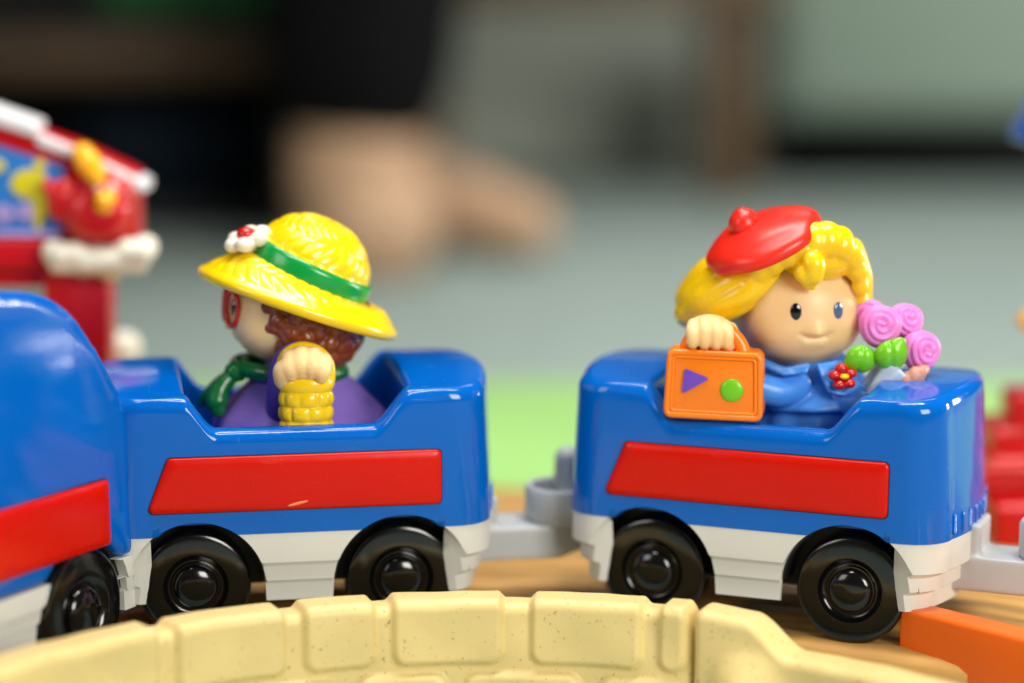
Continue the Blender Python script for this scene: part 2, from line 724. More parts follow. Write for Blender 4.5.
def body_mesh():
    gg = G()
    vs, fs = [], []
    rf = .36
    m2 = None
    for (ox, oy, ix, iy, kind) in OUT:
        zr = rim_z(ix if abs(ox) <= 3.3 else math.copysign(3.3, ox))
        zb = arch_low(ox, ZB) if abs(oy) > HW - RC + .3 else ZB
        d = Vector((ix - ox, iy - oy))
        L = max(d.length, 1e-4)
        d /= L
        prof = []
        prof.append((.18, zb + .0))
        for k in range(13):
            prof.append((0, zb + (zr - rf - zb) * k / 12))
        for k in range(1, 8):
            t = PI / 2 * k / 7
            prof.append((rf * (1 - math.cos(t)), zr - rf + rf * math.sin(t)))
        r2 = .16
        L2 = L - r2
        for k in range(1, 5):
            prof.append((rf + (L2 - rf) * k / 4, zr + .0))
        for k in range(1, 6):
            t = PI / 2 * k / 5
            prof.append((L2 + r2 * math.sin(t), zr - r2 + r2 * math.cos(t)))
        for k in range(1, 6):
            prof.append((L, zr - r2 - (zr - r2 - 3.6) * k / 5))
        m2 = len(prof)
        for (s_, z) in prof:
            x, y = ox + d.x * s_, oy + d.y * s_
            x, y = draft(x, y, z)
            if z > 5.2:
                z += .3 * (1 - (y / HW) ** 2) * smooth01((abs(x) - 2.9) / .5) * smooth01((z - 5.2) / 1.6)
            vs.append((x, y, z))
    n = len(OUT)
    for i in range(n):
        j = (i + 1) % n
        for k in range(m2 - 1):
            fs.append((i * m2 + k, j * m2 + k, j * m2 + k + 1, i * m2 + k + 1))
    gg.add(vs, fs)
    # seat floor
    gg.box((0, 0, 3.55), (3.5, 2.9, .12))
    return gg


def skirt_mesh():
    gg = G()
    vs, fs = [], []
    m2 = None
    gap = []
    steps = [(0.02, ZB), (0.02, 2.36), (.10, 2.28), (.13, 2.2), (.13, 1.80), (.21, 1.73), (.24, 1.66), (.24, 1.18), (.42, 1.14), (.42, 3.0)]
    for (ox, oy, ix, iy, kind) in OUT:
        # taper ends in more strongly
        prof = []
        ex = min(1, max(0, (abs(ox) - 4.6) / .9))
        zl = arch_low(ox, -9) if abs(oy) > HW - RC + .3 else -9
        for (ins, z) in steps:
            zz = max(z, min(zl, ZB)) if z < 2.9 or ins < .4 else min(max(1.14, zl) + .2, ZB)
            prof.append((ins, zz))
        m2 = len(prof)
        for (ins, z) in prof:
            tx = ox
            ty = oy - math.copysign(ins * (1 if abs(oy) > HW - RC else abs(oy) / (HW - RC)), oy) if oy else 0
            if abs(ox) > 4.3:
                tx = ox - math.copysign((ins + max(0, ins - .02) * 1.1) * min(1, (abs(ox) - 4.3) / .8), ox)
            vs.append((tx, ty, z))
        gap.append(zl >= ZB)
    n = len(OUT)
    for i in range(n):
        j = (i + 1) % n
        if gap[i] and gap[j]:
            continue
        for k in range(m2 - 1):
            fs.append((i * m2 + k, j * m2 + k, j * m2 + k + 1, i * m2 + k + 1))
    gg.add(vs, fs)
    return gg


def rounded_poly(poly, r, seg=6):
    out = []
    n = len(poly)
    for i in range(n):
        p, a, b = Vector(poly[i]), Vector(poly[i - 1]), Vector(poly[(i + 1) % n])
        u, v = (a - p).normalized(), (b - p).normalized()
        ang = u.angle(v)
        d = r / math.tan(ang / 2)
        p0, p1 = p + u * d, p + v * d
        c = p + (u + v).normalized() * (r / math.sin(ang / 2))
        a0 = math.atan2(p0.y - c.y, p0.x - c.x)
        a1 = math.atan2(p1.y - c.y, p1.x - c.x)
        da = (a1 - a0 + PI) % (2 * PI) - PI
        for k in range(seg + 1):
            t = a0 + da * k / seg
            out.append((c.x + r * math.cos(t), c.y + r * math.sin(t)))
    return out


def grow(poly, d):
    cx = sum(p[0] for p in poly) / len(poly)
    cz = sum(p[1] for p in poly) / len(poly)
    return [(x + (d if x > cx else -d * 1.1), z + (d if z > cz else -d)) for x, z in poly]


def side_panel(parent, sgn, poly, mat=None, body_y=HW, dz=0):
    panel = panel_shape(parent, sgn, poly, mat or M['red'], body_y, ((0, -.25), (0, .035), (.025, .075), (.07, .1), (.28, .125)), 'side_panel')
    # the dark joint round the inserted panel
    panel_shape(panel, sgn, grow(poly, .028), M['well'], body_y, ((0, -.25), (0, .008)), 'panel_seam')
    return panel


def panel_shape(parent, sgn, poly, mat, body_y, steps, name):
    gg = G()
    b2 = bmesh.new()
    lo = rounded_poly(poly, .16)
    cx = sum(p[0] for p in lo) / len(lo)
    cz = sum(p[1] for p in lo) / len(lo)
    rings = []
    for (inset, dep) in steps:
        rp = rounded_poly(poly, .16)
        ring_ = []
        for (x, z) in rp:
            dx, dz_ = x - cx, z - cz
            l = math.hypot(dx, dz_)
            x2 = x - inset * (1 if dx > 0 else -1)
            z2 = z - inset * (1 if dz_ > 0 else -1)
            yy = body_y * (1 - .03 * max(0, (z2 - ZB) / (ZT - ZB)) ** 1.5) + dep
            ring_.append(b2.verts.new((x2, -yy if sgn < 0 else yy, z2)))
        rings.append(ring_)
    n = len(rings[0])
    for k in range(len(rings) - 1):
        for i in range(n):
            b2.faces.new((rings[k][i], rings[k][(i + 1) % n], rings[k + 1][(i + 1) % n], rings[k + 1][i]))
    b2.faces.new(rings[-1])
    b2.faces.new(rings[0][::-1])
    gg.merge(b2)
    return gg.build(name, mat, parent, sharp=40)


def wheel(parent, x, sgn, z=WZ, R=WR_, y_face=HW - .48, ny=None):
    w = 1.25
    prof = [(0, -w), (R * .9, -w), (R * .98, -w + .05), (R, -w + .15), (R, -.16), (R * .985, -.06), (R * .93, 0), (R * .88, .01), (R * .62, .08), (R * .585, .07), (R * .56, -.02), (R * .5, -.1),
            (R * .46, -.12), (R * .44, -.10), (R * .43, -.04)]
    gg = G()
    gg.lathe([(p[0], p[1]) for p in prof] + [(0, -.06)], (x, sgn * y_face, z), 'Y', 64)
    if sgn > 0:
        for v in gg.bm.verts:
            v.co.y = 2 * sgn * y_face - v.co.y
    o = gg.build('wheel', M['black'], parent, sharp=50)
    hub = G()
    k = R * .4
    hub.lathe([(k, -.1), (k, .0), (k * .96, .07), (k * .8, .15), (k * .55, .2), (k * .25, .225), (0, .23)], (x, sgn * y_face, z), 'Y', 40)
    if sgn > 0:
        for v in hub.bm.verts:
            v.co.y = 2 * sgn * y_face - v.co.y
    hub.build('hub_cap', M['black'], o)
    return o


PANEL = [(-4.39, 3.94), (4.13, 3.94), (4.13, 5.55), (-3.75, 5.55)]


def well(gg, sx, sy, w=1.0, y0=HW - .36, zlow=1.78):
    """the black half-round lining of a wheel arch"""
    n = 48
    a0 = math.asin((zlow - WZ) / AR)
    vs, fs = [], []
    for k in range(n + 1):
        a = a0 + (PI - 2 * a0) * k / n
        for (r_, y) in ((AR + .02, y0), (AR - .07, y0), (AR - .1, y0 - .05), (AR - .1, y0 - w), (AR + .02, y0 - w)):
            vs.append((sx + r_ * math.cos(a), sy * y, WZ + r_ * math.sin(a)))
    for k in range(n):
        for i in range(5):
            j = (i + 1) % 5
            fs.append((k * 5 + i, k * 5 + j, (k + 1) * 5 + j, (k + 1) * 5 + i))
    # back plate
    b = len(vs)
    for k in range(n + 1):
        a = a0 + (PI - 2 * a0) * k / n
        vs.append((sx + AR * math.cos(a), sy * (y0 - w), WZ + AR * math.sin(a)))
    fs.append(tuple(range(b, b + n + 1)))
    gg.add(vs, fs)


def make_car():
    root = empty('toy_train_car')
    body_mesh().build('body', M['blue'], root, sharp=60)
    skirt_mesh().build('skirt', M['white'], root, sharp=35)
    # black underside with wheel wells
    gg = G()
    gg.box((0, 0, 2.3), (4.9, 2.1, .9))
    for sx in (-WX, WX):
        for sy in (-1, 1):
            well(gg, sx, sy)
    gg.build('underside', M['well'], root, sharp=40)
    for sgn in (-1, 1):
        side_panel(root, sgn, PANEL)
        for x in (-WX, WX):
            wheel(root, x, sgn)
    # moulded ribs low on the rear end
    gg = G()
    for k in range(9):
        y = -2.2 + 4.4 * k / 8
        gg.tube([(LX + .34 * (1 - (y / 2.4) ** 2) - .03, y, 3.42), (LX + .34 * (1 - (y / 2.4) ** 2) - .03, y, 3.9)], .07, n=8)
    gg.build('end_ribs', M['blue'], root)
    # rear drawbar: flat bar, upright web and a cup
    gg = G()
    gg.prism([(5.0, 1.42), (5.0, 2.45), (9.9, 2.45), (9.9, 2.1), (8.2, 1.42)], -1.0, 1.0)
    gg.box((5.95, 0, 2.7), (.32, .9, .7))
    bar = gg.build('drawbar', M['grey'], root, fuse=.07, smooth=5)
    gg = G()
    gg.lathe([(.9, 2.42), (1.15, 2.42), (1.22, 2.55), (1.22, 3.42), (1.16, 3.52), (1.08, 3.54), (1.0, 3.48), (.97, 2.75), (0, 2.75)], (8.5, 0, 0), 'Z', 48)
    gg.build('coupling_cup', M['grey'], bar, sharp=45)
    # front tow pin
    gg = G()
    gg.box((-6.2, 0, 2.95), (.8, .5, .18))
    gg.tube([(-6.85, 0, 2.9), (-6.85, 0, 4.15)], [.43, .4], n=24)
    gg.build('tow_pin', M['grey'], root, fuse=.05)
    return root


CAR1 = (-6.768, 2.717, 0.181)
CAR2 = (8.068, 2.746, -0.377)
car1 = make_car()
car1.location = Vector((CAR1[0], CAR1[1], 0)) * S
car1.rotation_euler = (0.03, 0, CAR1[2])
car1.location.z = .1 * S
tag(car1, 'blue toy train car with red side stripe carrying the figure in a straw hat', 'toy train car', 'blue toy train cars')
car2 = copy_tree(car1)
car2.location = Vector((CAR2[0], CAR2[1], 0)) * S
car2.rotation_euler = (0, 0.008, CAR2[2])
tag(car2, 'blue toy train car with red side stripe carrying the blonde figure in a beret', 'toy train car', 'blue toy train cars')

# scuff on the near panel of the first car
near = [o for o in car1.children if o.name.startswith('side_panel')][0]
g = G()
g.ell((-.06, -3.605, 4.13), (.32, .02, .045), rot=(0, -.22, 0), n=16, m=8)
g.build('scuff', plastic('worn_panel', (230, 130, 80), .6), near)

# ------------------------------------------------------------------ engine
eng = empty('toy_engine', (-16.3, -4.6, 0), 1.1)
tag(eng, 'tall blue toy train engine with rounded roof coupled ahead of the front car', 'toy engine')
EZB = 2.75
side = [(5.62, EZB), (5.55, 5.2), (5.2, 6.9), (4.45, 8.3), (3.3, 9.75), (2.2, 10.5), (.6, 10.85), (-2.0, 10.9), (-3.4, 10.5), (-4.0, 9.2), (-4.4, 7.2), (-6.0, 6.6), (-7.4, 6.2), (-8.2, 5.2), (-8.4, EZB)]
g = G()


def eng_xf(co):
    t = max(0, (co.z - 3.2) / 7.7)
    return Vector((co.x, co.y * (1 - .10 * t * t), co.z))


poly = []
for k in range(len(side) - 1):
    p0, p1, p2, p3 = [Vector(side[max(0, min(len(side) - 1, k + d_))]) for d_ in (-1, 0, 1, 2)]
    for q_ in range(8):
        t = q_ / 8
        v = .5 * ((2 * p1) + (p2 - p0) * t + (2 * p0 - 5 * p1 + 4 * p2 - p3) * t * t + (3 * p1 - p0 - 3 * p2 + p3) * t ** 3)
        poly.append((v.x, v.y))
poly.append(side[-1])
low_p = [(x, arch_low(x, EZB)) for x in [-8.2 + 13.8 * k / 160 for k in range(1, 160)]]
g.prism(poly + low_p, -3.5, 3.5, xf=eng_xf)
eb = g.build('body', M['blue'], eng, fuse=.075, smooth=60)
g = G()
g.box((-1.6, 0, 2.3), (6.4, 2.4, .9))
for sx in (-WX, WX):
    for sy in (-1, 1):
        well(g, sx, sy)
g.build('underside', M['well'], eng, sharp=40)
for (x0, x1) in ((4.55, 5.58), (-1.35, 1.35), (-8.3, -4.7)):
    xs = [x0 + (x1 - x0) * k / 30 for k in range(31)]
    for sg in (-1, 1):
        g = G()
        for (ins, za, zc) in ((.03, 2.15, EZB - .01), (.13, 1.72, 2.17), (.24, 1.12, 1.74)):
            pts = [(x, max(za, min(zc - .02, arch_low(x, -9)))) for x in xs]
            y0 = sg * (HW - ins)
            g.prism([(x0, zc)] + pts + [(x1, zc)], y0, y0 - sg * .35)
        g.build('skirt', M['white'], eng, sharp=35)
side_panel(eng, -1, [(-7.2, 3.3), (4.05, 3.3), (4.05, 5.18), (-6.6, 5.2)])
side_panel(eng, 1, [(-7.2, 3.3), (4.05, 3.3), (4.05, 5.18), (-6.6, 5.2)])
for sg in (-1, 1):
    for x in (-WX, WX):
        wheel(eng, x * .95, sg, R=1.82, y_face=HW - .05)
for sg in (-1, 1):
    g = G()
    g.lathe([(.75, 0), (.75, .3), (.6, .42), (0, .46)], (-8.3, sg * 1.7, 4.8), 'X', 24, rot=None)
    for v in g.bm.verts:
        v.co.x = -8.3 - (v.co.x + 8.3)
    g.build('headlight', M['yellow'], eng)
g = G()
g.lathe([(.7, 6.3), (.75, 7.6), (1.05, 8.2), (1.05, 8.6), (.8, 8.7), (.7, 8.3), (0, 8.3)], (-6.4, 0, 0), 'Z', 28)
g.build('funnel', M['red'], eng, sharp=50)

# ------------------------------------------------------------------ figure with the straw hat
F1Y = 2.75
o1 = at(290, 500, F1Y)
o1.z = 3.67
f1 = empty('toy_figure', o1)
tag(f1, 'toy figure in purple cape and yellow straw hat seated in the front blue car', 'toy figure', 'toy figures riding in the cars')


def L1(px, py, dy=0.0):
    return at(px, py, F1Y + dy) - o1


# head
hc = L1(287, 308, 0)
HR = 1.78


def dirv(yaw, el):
    """yaw 0 looks at the camera side (-y); positive turns to +x"""
    return Vector((math.sin(yaw) * math.cos(el), -math.cos(yaw) * math.cos(el), math.sin(el)))


def face_fn(yaw):
    nose = dirv(yaw, math.radians(-15))
    bumps = [(nose, .1, .12), (dirv(yaw - .75, math.radians(-20)), .1, .45), (dirv(yaw + .75, math.radians(-20)), .1, .45), (dirv(yaw, math.radians(-48)), .02, .3)]
    fwd = dirv(yaw, 0)
    rt = Vector((math.cos(yaw), math.sin(yaw), 0))

    def fn(d):
        k = 1.0
        for b, amp, w in bumps:
            k += amp * math.exp(-((1 - d.dot(b)) / (w * w / 2)))
        # brow to cheek: flatter between the eyes, rounder jaw
        el = math.asin(max(-1, min(1, d.z)))
        f = d.dot(fwd)
        if f > 0:
            x = d.dot(rt)
            # smile groove
            sm = math.radians(-22) + .55 * x * x
            k -= .06 * math.exp(-((el - sm) / .042) ** 2) * smooth01((.22 - abs(x)) / .06)
            k += .02 * math.exp(-((el - sm + .12) / .08) ** 2) * smooth01((.24 - abs(x)) / .1)
            k -= .03 * math.exp(-((el - sm - .03) ** 2 + (abs(x) - .23) ** 2) / .0022)
            k -= .004 * math.exp(-((el - .08) / .16) ** 2) * math.exp(-((abs(x) - .33) / .16) ** 2)
        return k
    return fn


yaw1 = math.radians(-77)
g = G()
g.ell(hc, (HR * .98, HR * .98, HR * .93), n=180, m=120, fn=face_fn(yaw1))
neck = hc + Vector((.1, 0, -1.9))
head1 = g.build('head', M['skin'], f1)


def ear(parent, hc_, yaw, R, mat):
    for s_ in (-1, 1):
        gg = G()
        d = dirv(yaw + s_ * math.radians(80), math.radians(6))
        gg.ell(hc_ + d * R * .99, (.2, .3, .36), rot=(0, 0, yaw), n=20, m=12)
        gg.build('ear', mat, parent)


def on_head(hc_, R, yaw, el, fn, lift=0):
    d = dirv(yaw, el)
    k = fn(d) if fn else 1
    return hc_ + Vector((d.x * R * .98 * k, d.y * R * .98 * k, d.z * R * .93 * k)) + d * lift, d


def disc_on(gg, p, d, rx, rz, t=.03, roll=0, n=28):
    """a shallow oval button facing along d"""
    q = d.to_track_quat('Y', 'Z').to_euler()
    R = d.to_track_quat('Y', 'Z').to_matrix() @ Euler((0, roll, 0)).to_matrix()
    gg.ell(p, (rx, t, rz), rot=R.to_euler(), n=n, m=16)


def eyes(parent, hc_, R, yaw, el, sep, fn, rx, rz, mats):
    for s_, mt in zip((-1, 1), mats):
        p, d = on_head(hc_, R, yaw + s_ * sep, el, fn)
        gg = G()
        disc_on(gg, p, d, rx, rz, .05)
        e = gg.build('eye', mt, parent)
        gg = G()
        p2, d2 = on_head(hc_, R, yaw + s_ * sep + .03, el + .075, fn, .042)
        disc_on(gg, p2, d2, rx * .28, rz * .24, .02)
        gg.build('glint', M['glint'], e)


fn1 = face_fn(yaw1)
eyes(head1, hc, HR, yaw1, math.radians(5), math.radians(19), fn1, .14, .25, (M['eye'], M['eye']))
# red spectacles
g = G()
for s_ in (-1, 1):
    p, d = on_head(hc, HR, yaw1 + s_ * math.radians(20), math.radians(4), fn1, .06)
    up = Vector((0, 0, 1))
    rt = d.cross(up).normalized()
    u2 = rt.cross(d).normalized()
    g.tube([p + rt * .38 * math.cos(a) + u2 * .52 * math.sin(a) for a in [2 * PI * k / 28 for k in range(28)]], .075, n=10, close=True)
pa, d = on_head(hc, HR, yaw1 - math.radians(6), math.radians(6), fn1, .12)
pb, d = on_head(hc, HR, yaw1 + math.radians(6), math.radians(6), fn1, .12)
g.tube([pa, pb], .07, n=8)
g.build('spectacles', M['redpaint'], head1)

# curly hair
g = G()
hcen = L1(312, 318, .0)
g.ell(L1(310, 316), (1.6, 1.68, 1.6), n=40, m=24)
rnd = random.Random(3)
hm = L1(304, 313)
for _ in range(650):
    u, v = rnd.uniform(-1, 1), rnd.uniform(0, 2 * PI)
    d = Vector((math.sqrt(1 - u * u) * math.cos(v), math.sqrt(1 - u * u) * math.sin(v), u))
    p = hm + Vector((d.x * 1.74, d.y * 1.8, d.z * 1.7))
    e = (p - hc).normalized()
    # keep the face free and stay under the brim
    if e.dot(dirv(yaw1, math.radians(-14))) > .62 + .24 * (p.z - hc.z) or p.z > hc.z + .85 - .34 * p.x:
        continue
    g.ell(p, rnd.uniform(.22, .31), n=12, m=8)
g.build('hair', M['brown'], f1, fuse=.04, smooth=1)

# hat: straw cloche, tilted back
hat = None
tilt = math.radians(26)
RH = Euler((math.radians(-3), tilt, 0)).to_matrix()
RBR = Euler((math.radians(-5), math.radians(19), 0)).to_matrix()
hb = L1(307, 275)          # centre of the crown base


def hat_pt(r, a, z):
    p = Vector((r * math.cos(a), r * math.sin(a), z))
    t = smooth01((r - 2.0) / .6)
    return hb + (RH @ p) * (1 - t) + (RBR @ p) * t


def weave(u, v):
    """woven straw: leaf-shaped chevrons"""
    band = math.floor(v)
    t = v - band
    w = (u + (t if band % 2 == 0 else 1 - t) * 1.2) % 1.0
    return .048 * math.sin(PI * w) ** .7 * (math.sin(PI * t) ** .35) - .02


NU, rows_ = 420, []
vs, fs = [], []
CR, CH = 1.84, 1.8
prof = []
for k in range(90):
    t = PI / 2 * k / 89
    r_ = CR * math.cos(t) ** .9
    z_ = CH * math.sin(t) ** .95
    nr, nz_ = math.cos(t), math.sin(t)
    prof.append((r_, z_, nr, nz_, 'c', k / 89))
bprof = []
for k in range(46):
    t = k / 45
    r_ = 2.9 - (2.9 - CR) * t
    z_ = -.68 * (1 - t) ** 1.6
    bprof.append((r_, z_, .35, .9, 'b', t))
under = [(2.88, -1.04), (2.76, -1.06), (2.4, -.74), (2.0, -.4), (1.6, -.36)]
allp = [(r_, z_, 0, 0, 'u', 0) for r_, z_ in under[::-1]] + [(2.97, -1.0, 0, 0, 'u', 0), (3.02, -.92, 0, 0, 'u', 0), (3.03, -.83, 0, 0, 'u', 0), (2.99, -.74, 0, 0, 'u', 0)] + bprof + prof[1:-1]
for (r_, z_, nr, nz_, kd, t) in allp:
    for i in range(NU):
        a = 2 * PI * i / NU
        dd = 0
        if kd == 'c':
            dd = weave(a / (2 * PI) * 22 + t * 1.5, t * 4.4 + .1) * min(1, (1 - t) * 5 + .1)
        elif kd == 'b':
            dd = weave(a / (2 * PI) * 32, (1 - t) * 2.1 + .05) * .7 * min(1, t * 8 + .2)
        rr_ = r_ + dd * nr
        ex = 1.0 + .03 * math.cos(2 * a) if kd != 'c' else 1
        vs.append(hat_pt(rr_ * ex, a, z_ + dd * nz_))
top_i = len(vs)
vs.append(hat_pt(0, 0, CH))
rows_n = len(allp)
for k in range(rows_n - 1):
    for i in range(NU):
        a_, b_ = k * NU + i, k * NU + (i + 1) % NU
        fs.append((a_, b_, b_ + NU, a_ + NU))
for i in range(NU):
    k = (rows_n - 1) * NU
    fs.append((k + i, k + (i + 1) % NU, top_i))
g = G()
g.add(vs, fs)
hat = g.build('straw_hat', M['yellow'], f1)
# green band
g = G()
bp = []
for (r_, z_) in ((CR + .0, -.1), (CR + .09, -.08), (CR + .11, .0), (CR + .09, .34), (CR + .06, .48), (CR - .06, .5)):
    bp.append((r_, z_))
vs, fs = [], []
for (r_, z_) in bp:
    for i in range(120):
        vs.append(hat_pt(r_, 2 * PI * i / 120, z_ + .02))
for k in range(len(bp) - 1):
    for i in range(120):
        fs.append((k * 120 + i, k * 120 + (i + 1) % 120, (k + 1) * 120 + (i + 1) % 120, (k + 1) * 120 + i))
g.add(vs, fs)
g.build('hat_band', M['green'], hat)
# flower on the brim
fc = L1(248, 239, -.8)
fd = (RH @ Vector((-.7, -.3, .72))).normalized()
q = fd.to_track_quat('Z', 'Y').to_matrix()
g = G()
for k in range(6):
    a = 2 * PI * k / 6 + .2
    g.ell(fc + q @ Vector((.46 * math.cos(a), .46 * math.sin(a), 0)), (.29, .29, .24), n=16, m=10)
g.ell(fc - fd * .1, (.4, .4, .3), n=16, m=10)
fl = g.build('hat_flower', M['nest'], hat, fuse=.04, smooth=2)
g = G()
g.ell(fc + fd * .16, (.29, .29, .22), n=20, m=12)
g.build('flower_centre', M['redpaint'], fl)

# cape (body)
g = G()
bc = L1(297, 400)
zz = lambda py: L1(290, py).z
vs, fs = [], []
rowsz = [(-1.2, 2.72, 2.2), (0, 2.75, 2.3), (zz(424), 2.68, 2.25), (zz(414), 2.56, 2.15), (zz(402), 2.2, 1.95), (zz(388), 1.8, 1.7), (zz(376), 1.42, 1.4), (zz(366), 1.05, 1.05), (zz(352), .8, .8)]
N = 160
for (z_, rx, ry) in rowsz:
    for i in range(N):
        a = 2 * PI * i / N
        w = 1 + (.02 * math.sin(9 * a) * (1 if z_ < zz(395) else .3))
        vs.append((bc.x + .1 + rx * math.cos(a) * w, .2 + ry * math.sin(a) * w, z_))
for k in range(len(rowsz) - 1):
    for i in range(N):
        fs.append((k * N + i, k * N + (i + 1) % N, (k + 1) * N + (i + 1) % N, (k + 1) * N + i))
fs.append(tuple(range(N - 1, -1, -1)))
fs.append(tuple(range((len(rowsz) - 1) * N, len(rowsz) * N)))
g.add(vs, fs)
g.build('cape', M['purple'], f1, fuse=.07, smooth=5)
# scarf
g = G()
c0 = L1(289, 369)
pts = [Vector((c0.x + 1.55 * math.cos(a), .1 + 1.4 * math.sin(a), c0.z + .02 - .12 * math.cos(a))) for a in [2 * PI * k / 36 for k in range(36)]]
g.tube(pts, .26, n=12, close=True)
kn = L1(236, 372, -.6)
g.ell(kn, (.36, .34, .28), rot=(0, .5, 0))
g.tube([kn, L1(222, 386, -.75), L1(217, 402, -.9), L1(218, 409, -.95)], [.2, .3, .36, .25], n=14)
g.tube([kn, L1(219, 384, -.3), L1(208, 397, -.35), L1(204, 402, -.35)], [.18, .22, .24, .18], n=12)
g.build('scarf', M['dgreen'], f1, fuse=.045, smooth=4)
# raised arm: sleeve, hand, basket
g = G()
g.tube([L1(285, 415, -1.3), L1(285, 390, -1.7), L1(285, 368, -2.0), L1(293, 354, -2.1), L1(305, 354, -1.9)], [.6, .55, .45, .36, .3], n=18)
g.build('sleeve', M['dpurple'], f1, fuse=.05)
g = G()
bcx = L1(306, 400, -2.35)
nB = 96
vs, fs = [], []
zt_, zb_ = L1(306, 376, -2.35).z, L1(306, 432, -2.35).z
nz = 80
for k in range(nz + 1):
    z_ = zb_ + (zt_ - zb_) * k / nz
    for i in range(nB):
        a = 2 * PI * i / nB
        row = (zt_ - z_) / .43
        fr = row - math.floor(row)
        col = a / (2 * PI) * 9 + (.5 if int(row) % 2 else 0)
        fcx = col - math.floor(col)
        d = .1 * (abs(math.sin(PI * fr)) ** .5) * (1 if int(row) == 0 else abs(math.sin(PI * fcx)) ** .35)
        vs.append((bcx.x + (.72 + d) * math.cos(a), bcx.y + (.52 + d) * math.sin(a), z_))
for k in range(nz):
    for i in range(nB):
        fs.append((k * nB + i, k * nB + (i + 1) % nB, (k + 1) * nB + (i + 1) % nB, (k + 1) * nB + i))
fs.append(tuple(range(nz * nB, nz * nB + nB)))
fs.append(tuple(range(nB - 1, -1, -1)))
g.add(vs, fs)
bas = g.build('basket', M['yellow'], f1)
g = G()
hp = [L1(282, 384, -2.3), L1(281, 366, -2.3), L1(287, 353, -2.3), L1(300, 347, -2.3), L1(316, 350, -2.3), L1(327, 360, -2.3), L1(330, 372, -2.3), L1(329, 384, -2.3)]
g.tube(hp, .17, n=12)
g.ell(L1(306, 370, -2.1), (.7, .22, .6))
g.build('basket_handle', M['yellow'], bas, fuse=.045, smooth=3)
g = G()
g.ell(L1(305, 369, -2.5), (.72, .5, .42), rot=(0, .06, 0))
for (px, py, r_) in ((292, 360, .3), (302, 357, .32), (313, 358, .31), (323, 363, .28)):
    a = L1(px, py, -2.6)
    g.tube([a + Vector((0, .3, .02)), a + Vector((0, -.12, .04)), a + Vector((0, -.36, -.16)), a + Vector((.0, -.3, -.36))], [r_ * .85, r_, r_ * .95, r_ * .7], n=14)
g.tube([L1(284, 380, -2.5), L1(283, 371, -2.8), L1(288, 366, -2.95)], [.3, .3, .24], n=14)
g.build('hand', M['handskin'], f1, fuse=.04, smooth=4)

# ------------------------------------------------------------------ blonde figure
F2Y = 2.6
o2 = at(790, 500, F2Y)
o2.z = 3.67
f2 = empty('toy_figure', o2)
tag(f2, 'blonde toy figure in red beret and blue coat holding an orange case and pink roses', 'toy figure', 'toy figures riding in the cars')


def L2(px, py, dy=0.0):
    return at(px, py, F2Y + dy) - o2


hc2 = L2(797, 306)
H2 = 1.96
yaw2 = math.radians(12)
fn2 = face_fn(yaw2)
g = G()
g.ell(hc2, (H2 * .98, H2 * .98, H2 * .93), n=200, m=140, fn=fn2)
head2 = g.build('head', M['skin'], f2)
ear(head2, hc2, yaw2, H2, M['skin'])
eyes(head2, hc2, H2, yaw2, math.radians(3), math.radians(19.5), fn2, .165, .25, (M['eye'], M['iris']))

# hair
g = G()
g.ell(L2(795, 292, .75), (1.98, 1.6, 1.8), n=32, m=20)
g.ell(L2(775, 292, .7), (1.75, 1.5, 1.6), n=32, m=20)
# long swept side on the left
for (a, b, c_, d_, r_) in (((768, 262, -1.0), (740, 280, -1.15), (710, 298, -.8), (688, 314, -.3), .55),
                           ((758, 260, -.7), (726, 278, -.8), (700, 298, -.3), (688, 312, .2), .6),
                           ((770, 272, -1.3), (746, 292, -1.45), (720, 305, -1.15), (694, 320, -.5), .42),
                           ((760, 286, -1.0), (740, 302, -1.3), (716, 315, -1.0), (698, 324, -.4), .38),
                           ((740, 258, .3), (712, 276, .4), (694, 298, .7), (688, 316, .8), .6)):
    pts = [L2(*a), L2(*b), L2(*c_), L2(*d_)]
    g.tube(pts, [r_ * .85, r_, r_ * .95, r_ * .62], n=16)
g.ell(L2(688, 314, .1), (.42, .6, .42))
# waved fringe along the forehead
fr = [(744, 292, -1.35, .40), (751, 280, -1.55, .42), (760, 268, -1.7, .44), (772, 259, -1.8, .46), (786, 251, -1.88, .47), (800, 246, -1.92, .47),
      (814, 243, -1.92, .46), (828, 242, -1.85, .46), (841, 246, -1.7, .44), (851, 255, -1.5, .40), (857, 270, -1.35, .34), (860, 286, -1.2, .28), (861, 302, -1.05, .24)]
for (px, py, dy, r_) in fr:
    g.ell(L2(px, py, dy + .12), (r_, r_ * .95, r_ * 1.12), n=16, m=12)
for k in range(len(fr) - 4):
    (px, py, dy, r_) = fr[k]
    a = L2(px, py, dy + .1)
    b = L2(px * .93 + 54, py - 5, dy + .6)
    g.tube([a, a.lerp(b, .5) + Vector((0, -.12, .12)), b], [r_ * .95, r_ * 1.0, r_ * .9], n=14)
g.ell(L2(816, 259, -.9), (1.15, 1.05, .7), n=24, m=16)
g.tube([L2(851, 250, -.6), L2(861, 275, -.6), L2(863, 306, -.5)], [.4, .34, .28], n=14)
# forelock
g.tube([L2(806, 254, -1.95), L2(813, 264, -2.1), L2(813, 275, -2.14), L2(808, 281, -2.1), L2(813, 288, -2.06)], [.3, .38, .32, .24, .1], n=14)
g.tube([L2(803, 262, -1.95), L2(801, 273, -2.1), L2(807, 281, -2.1)], [.22, .24, .16], n=14)
hair2 = g.build('hair', M['hair'], f2, fuse=.05, smooth=11)

# beret
g = G()
bt = math.radians(-24)
Rb = Euler((math.radians(14), bt, 0)).to_matrix()
bc2 = L2(764, 241, -1.0)


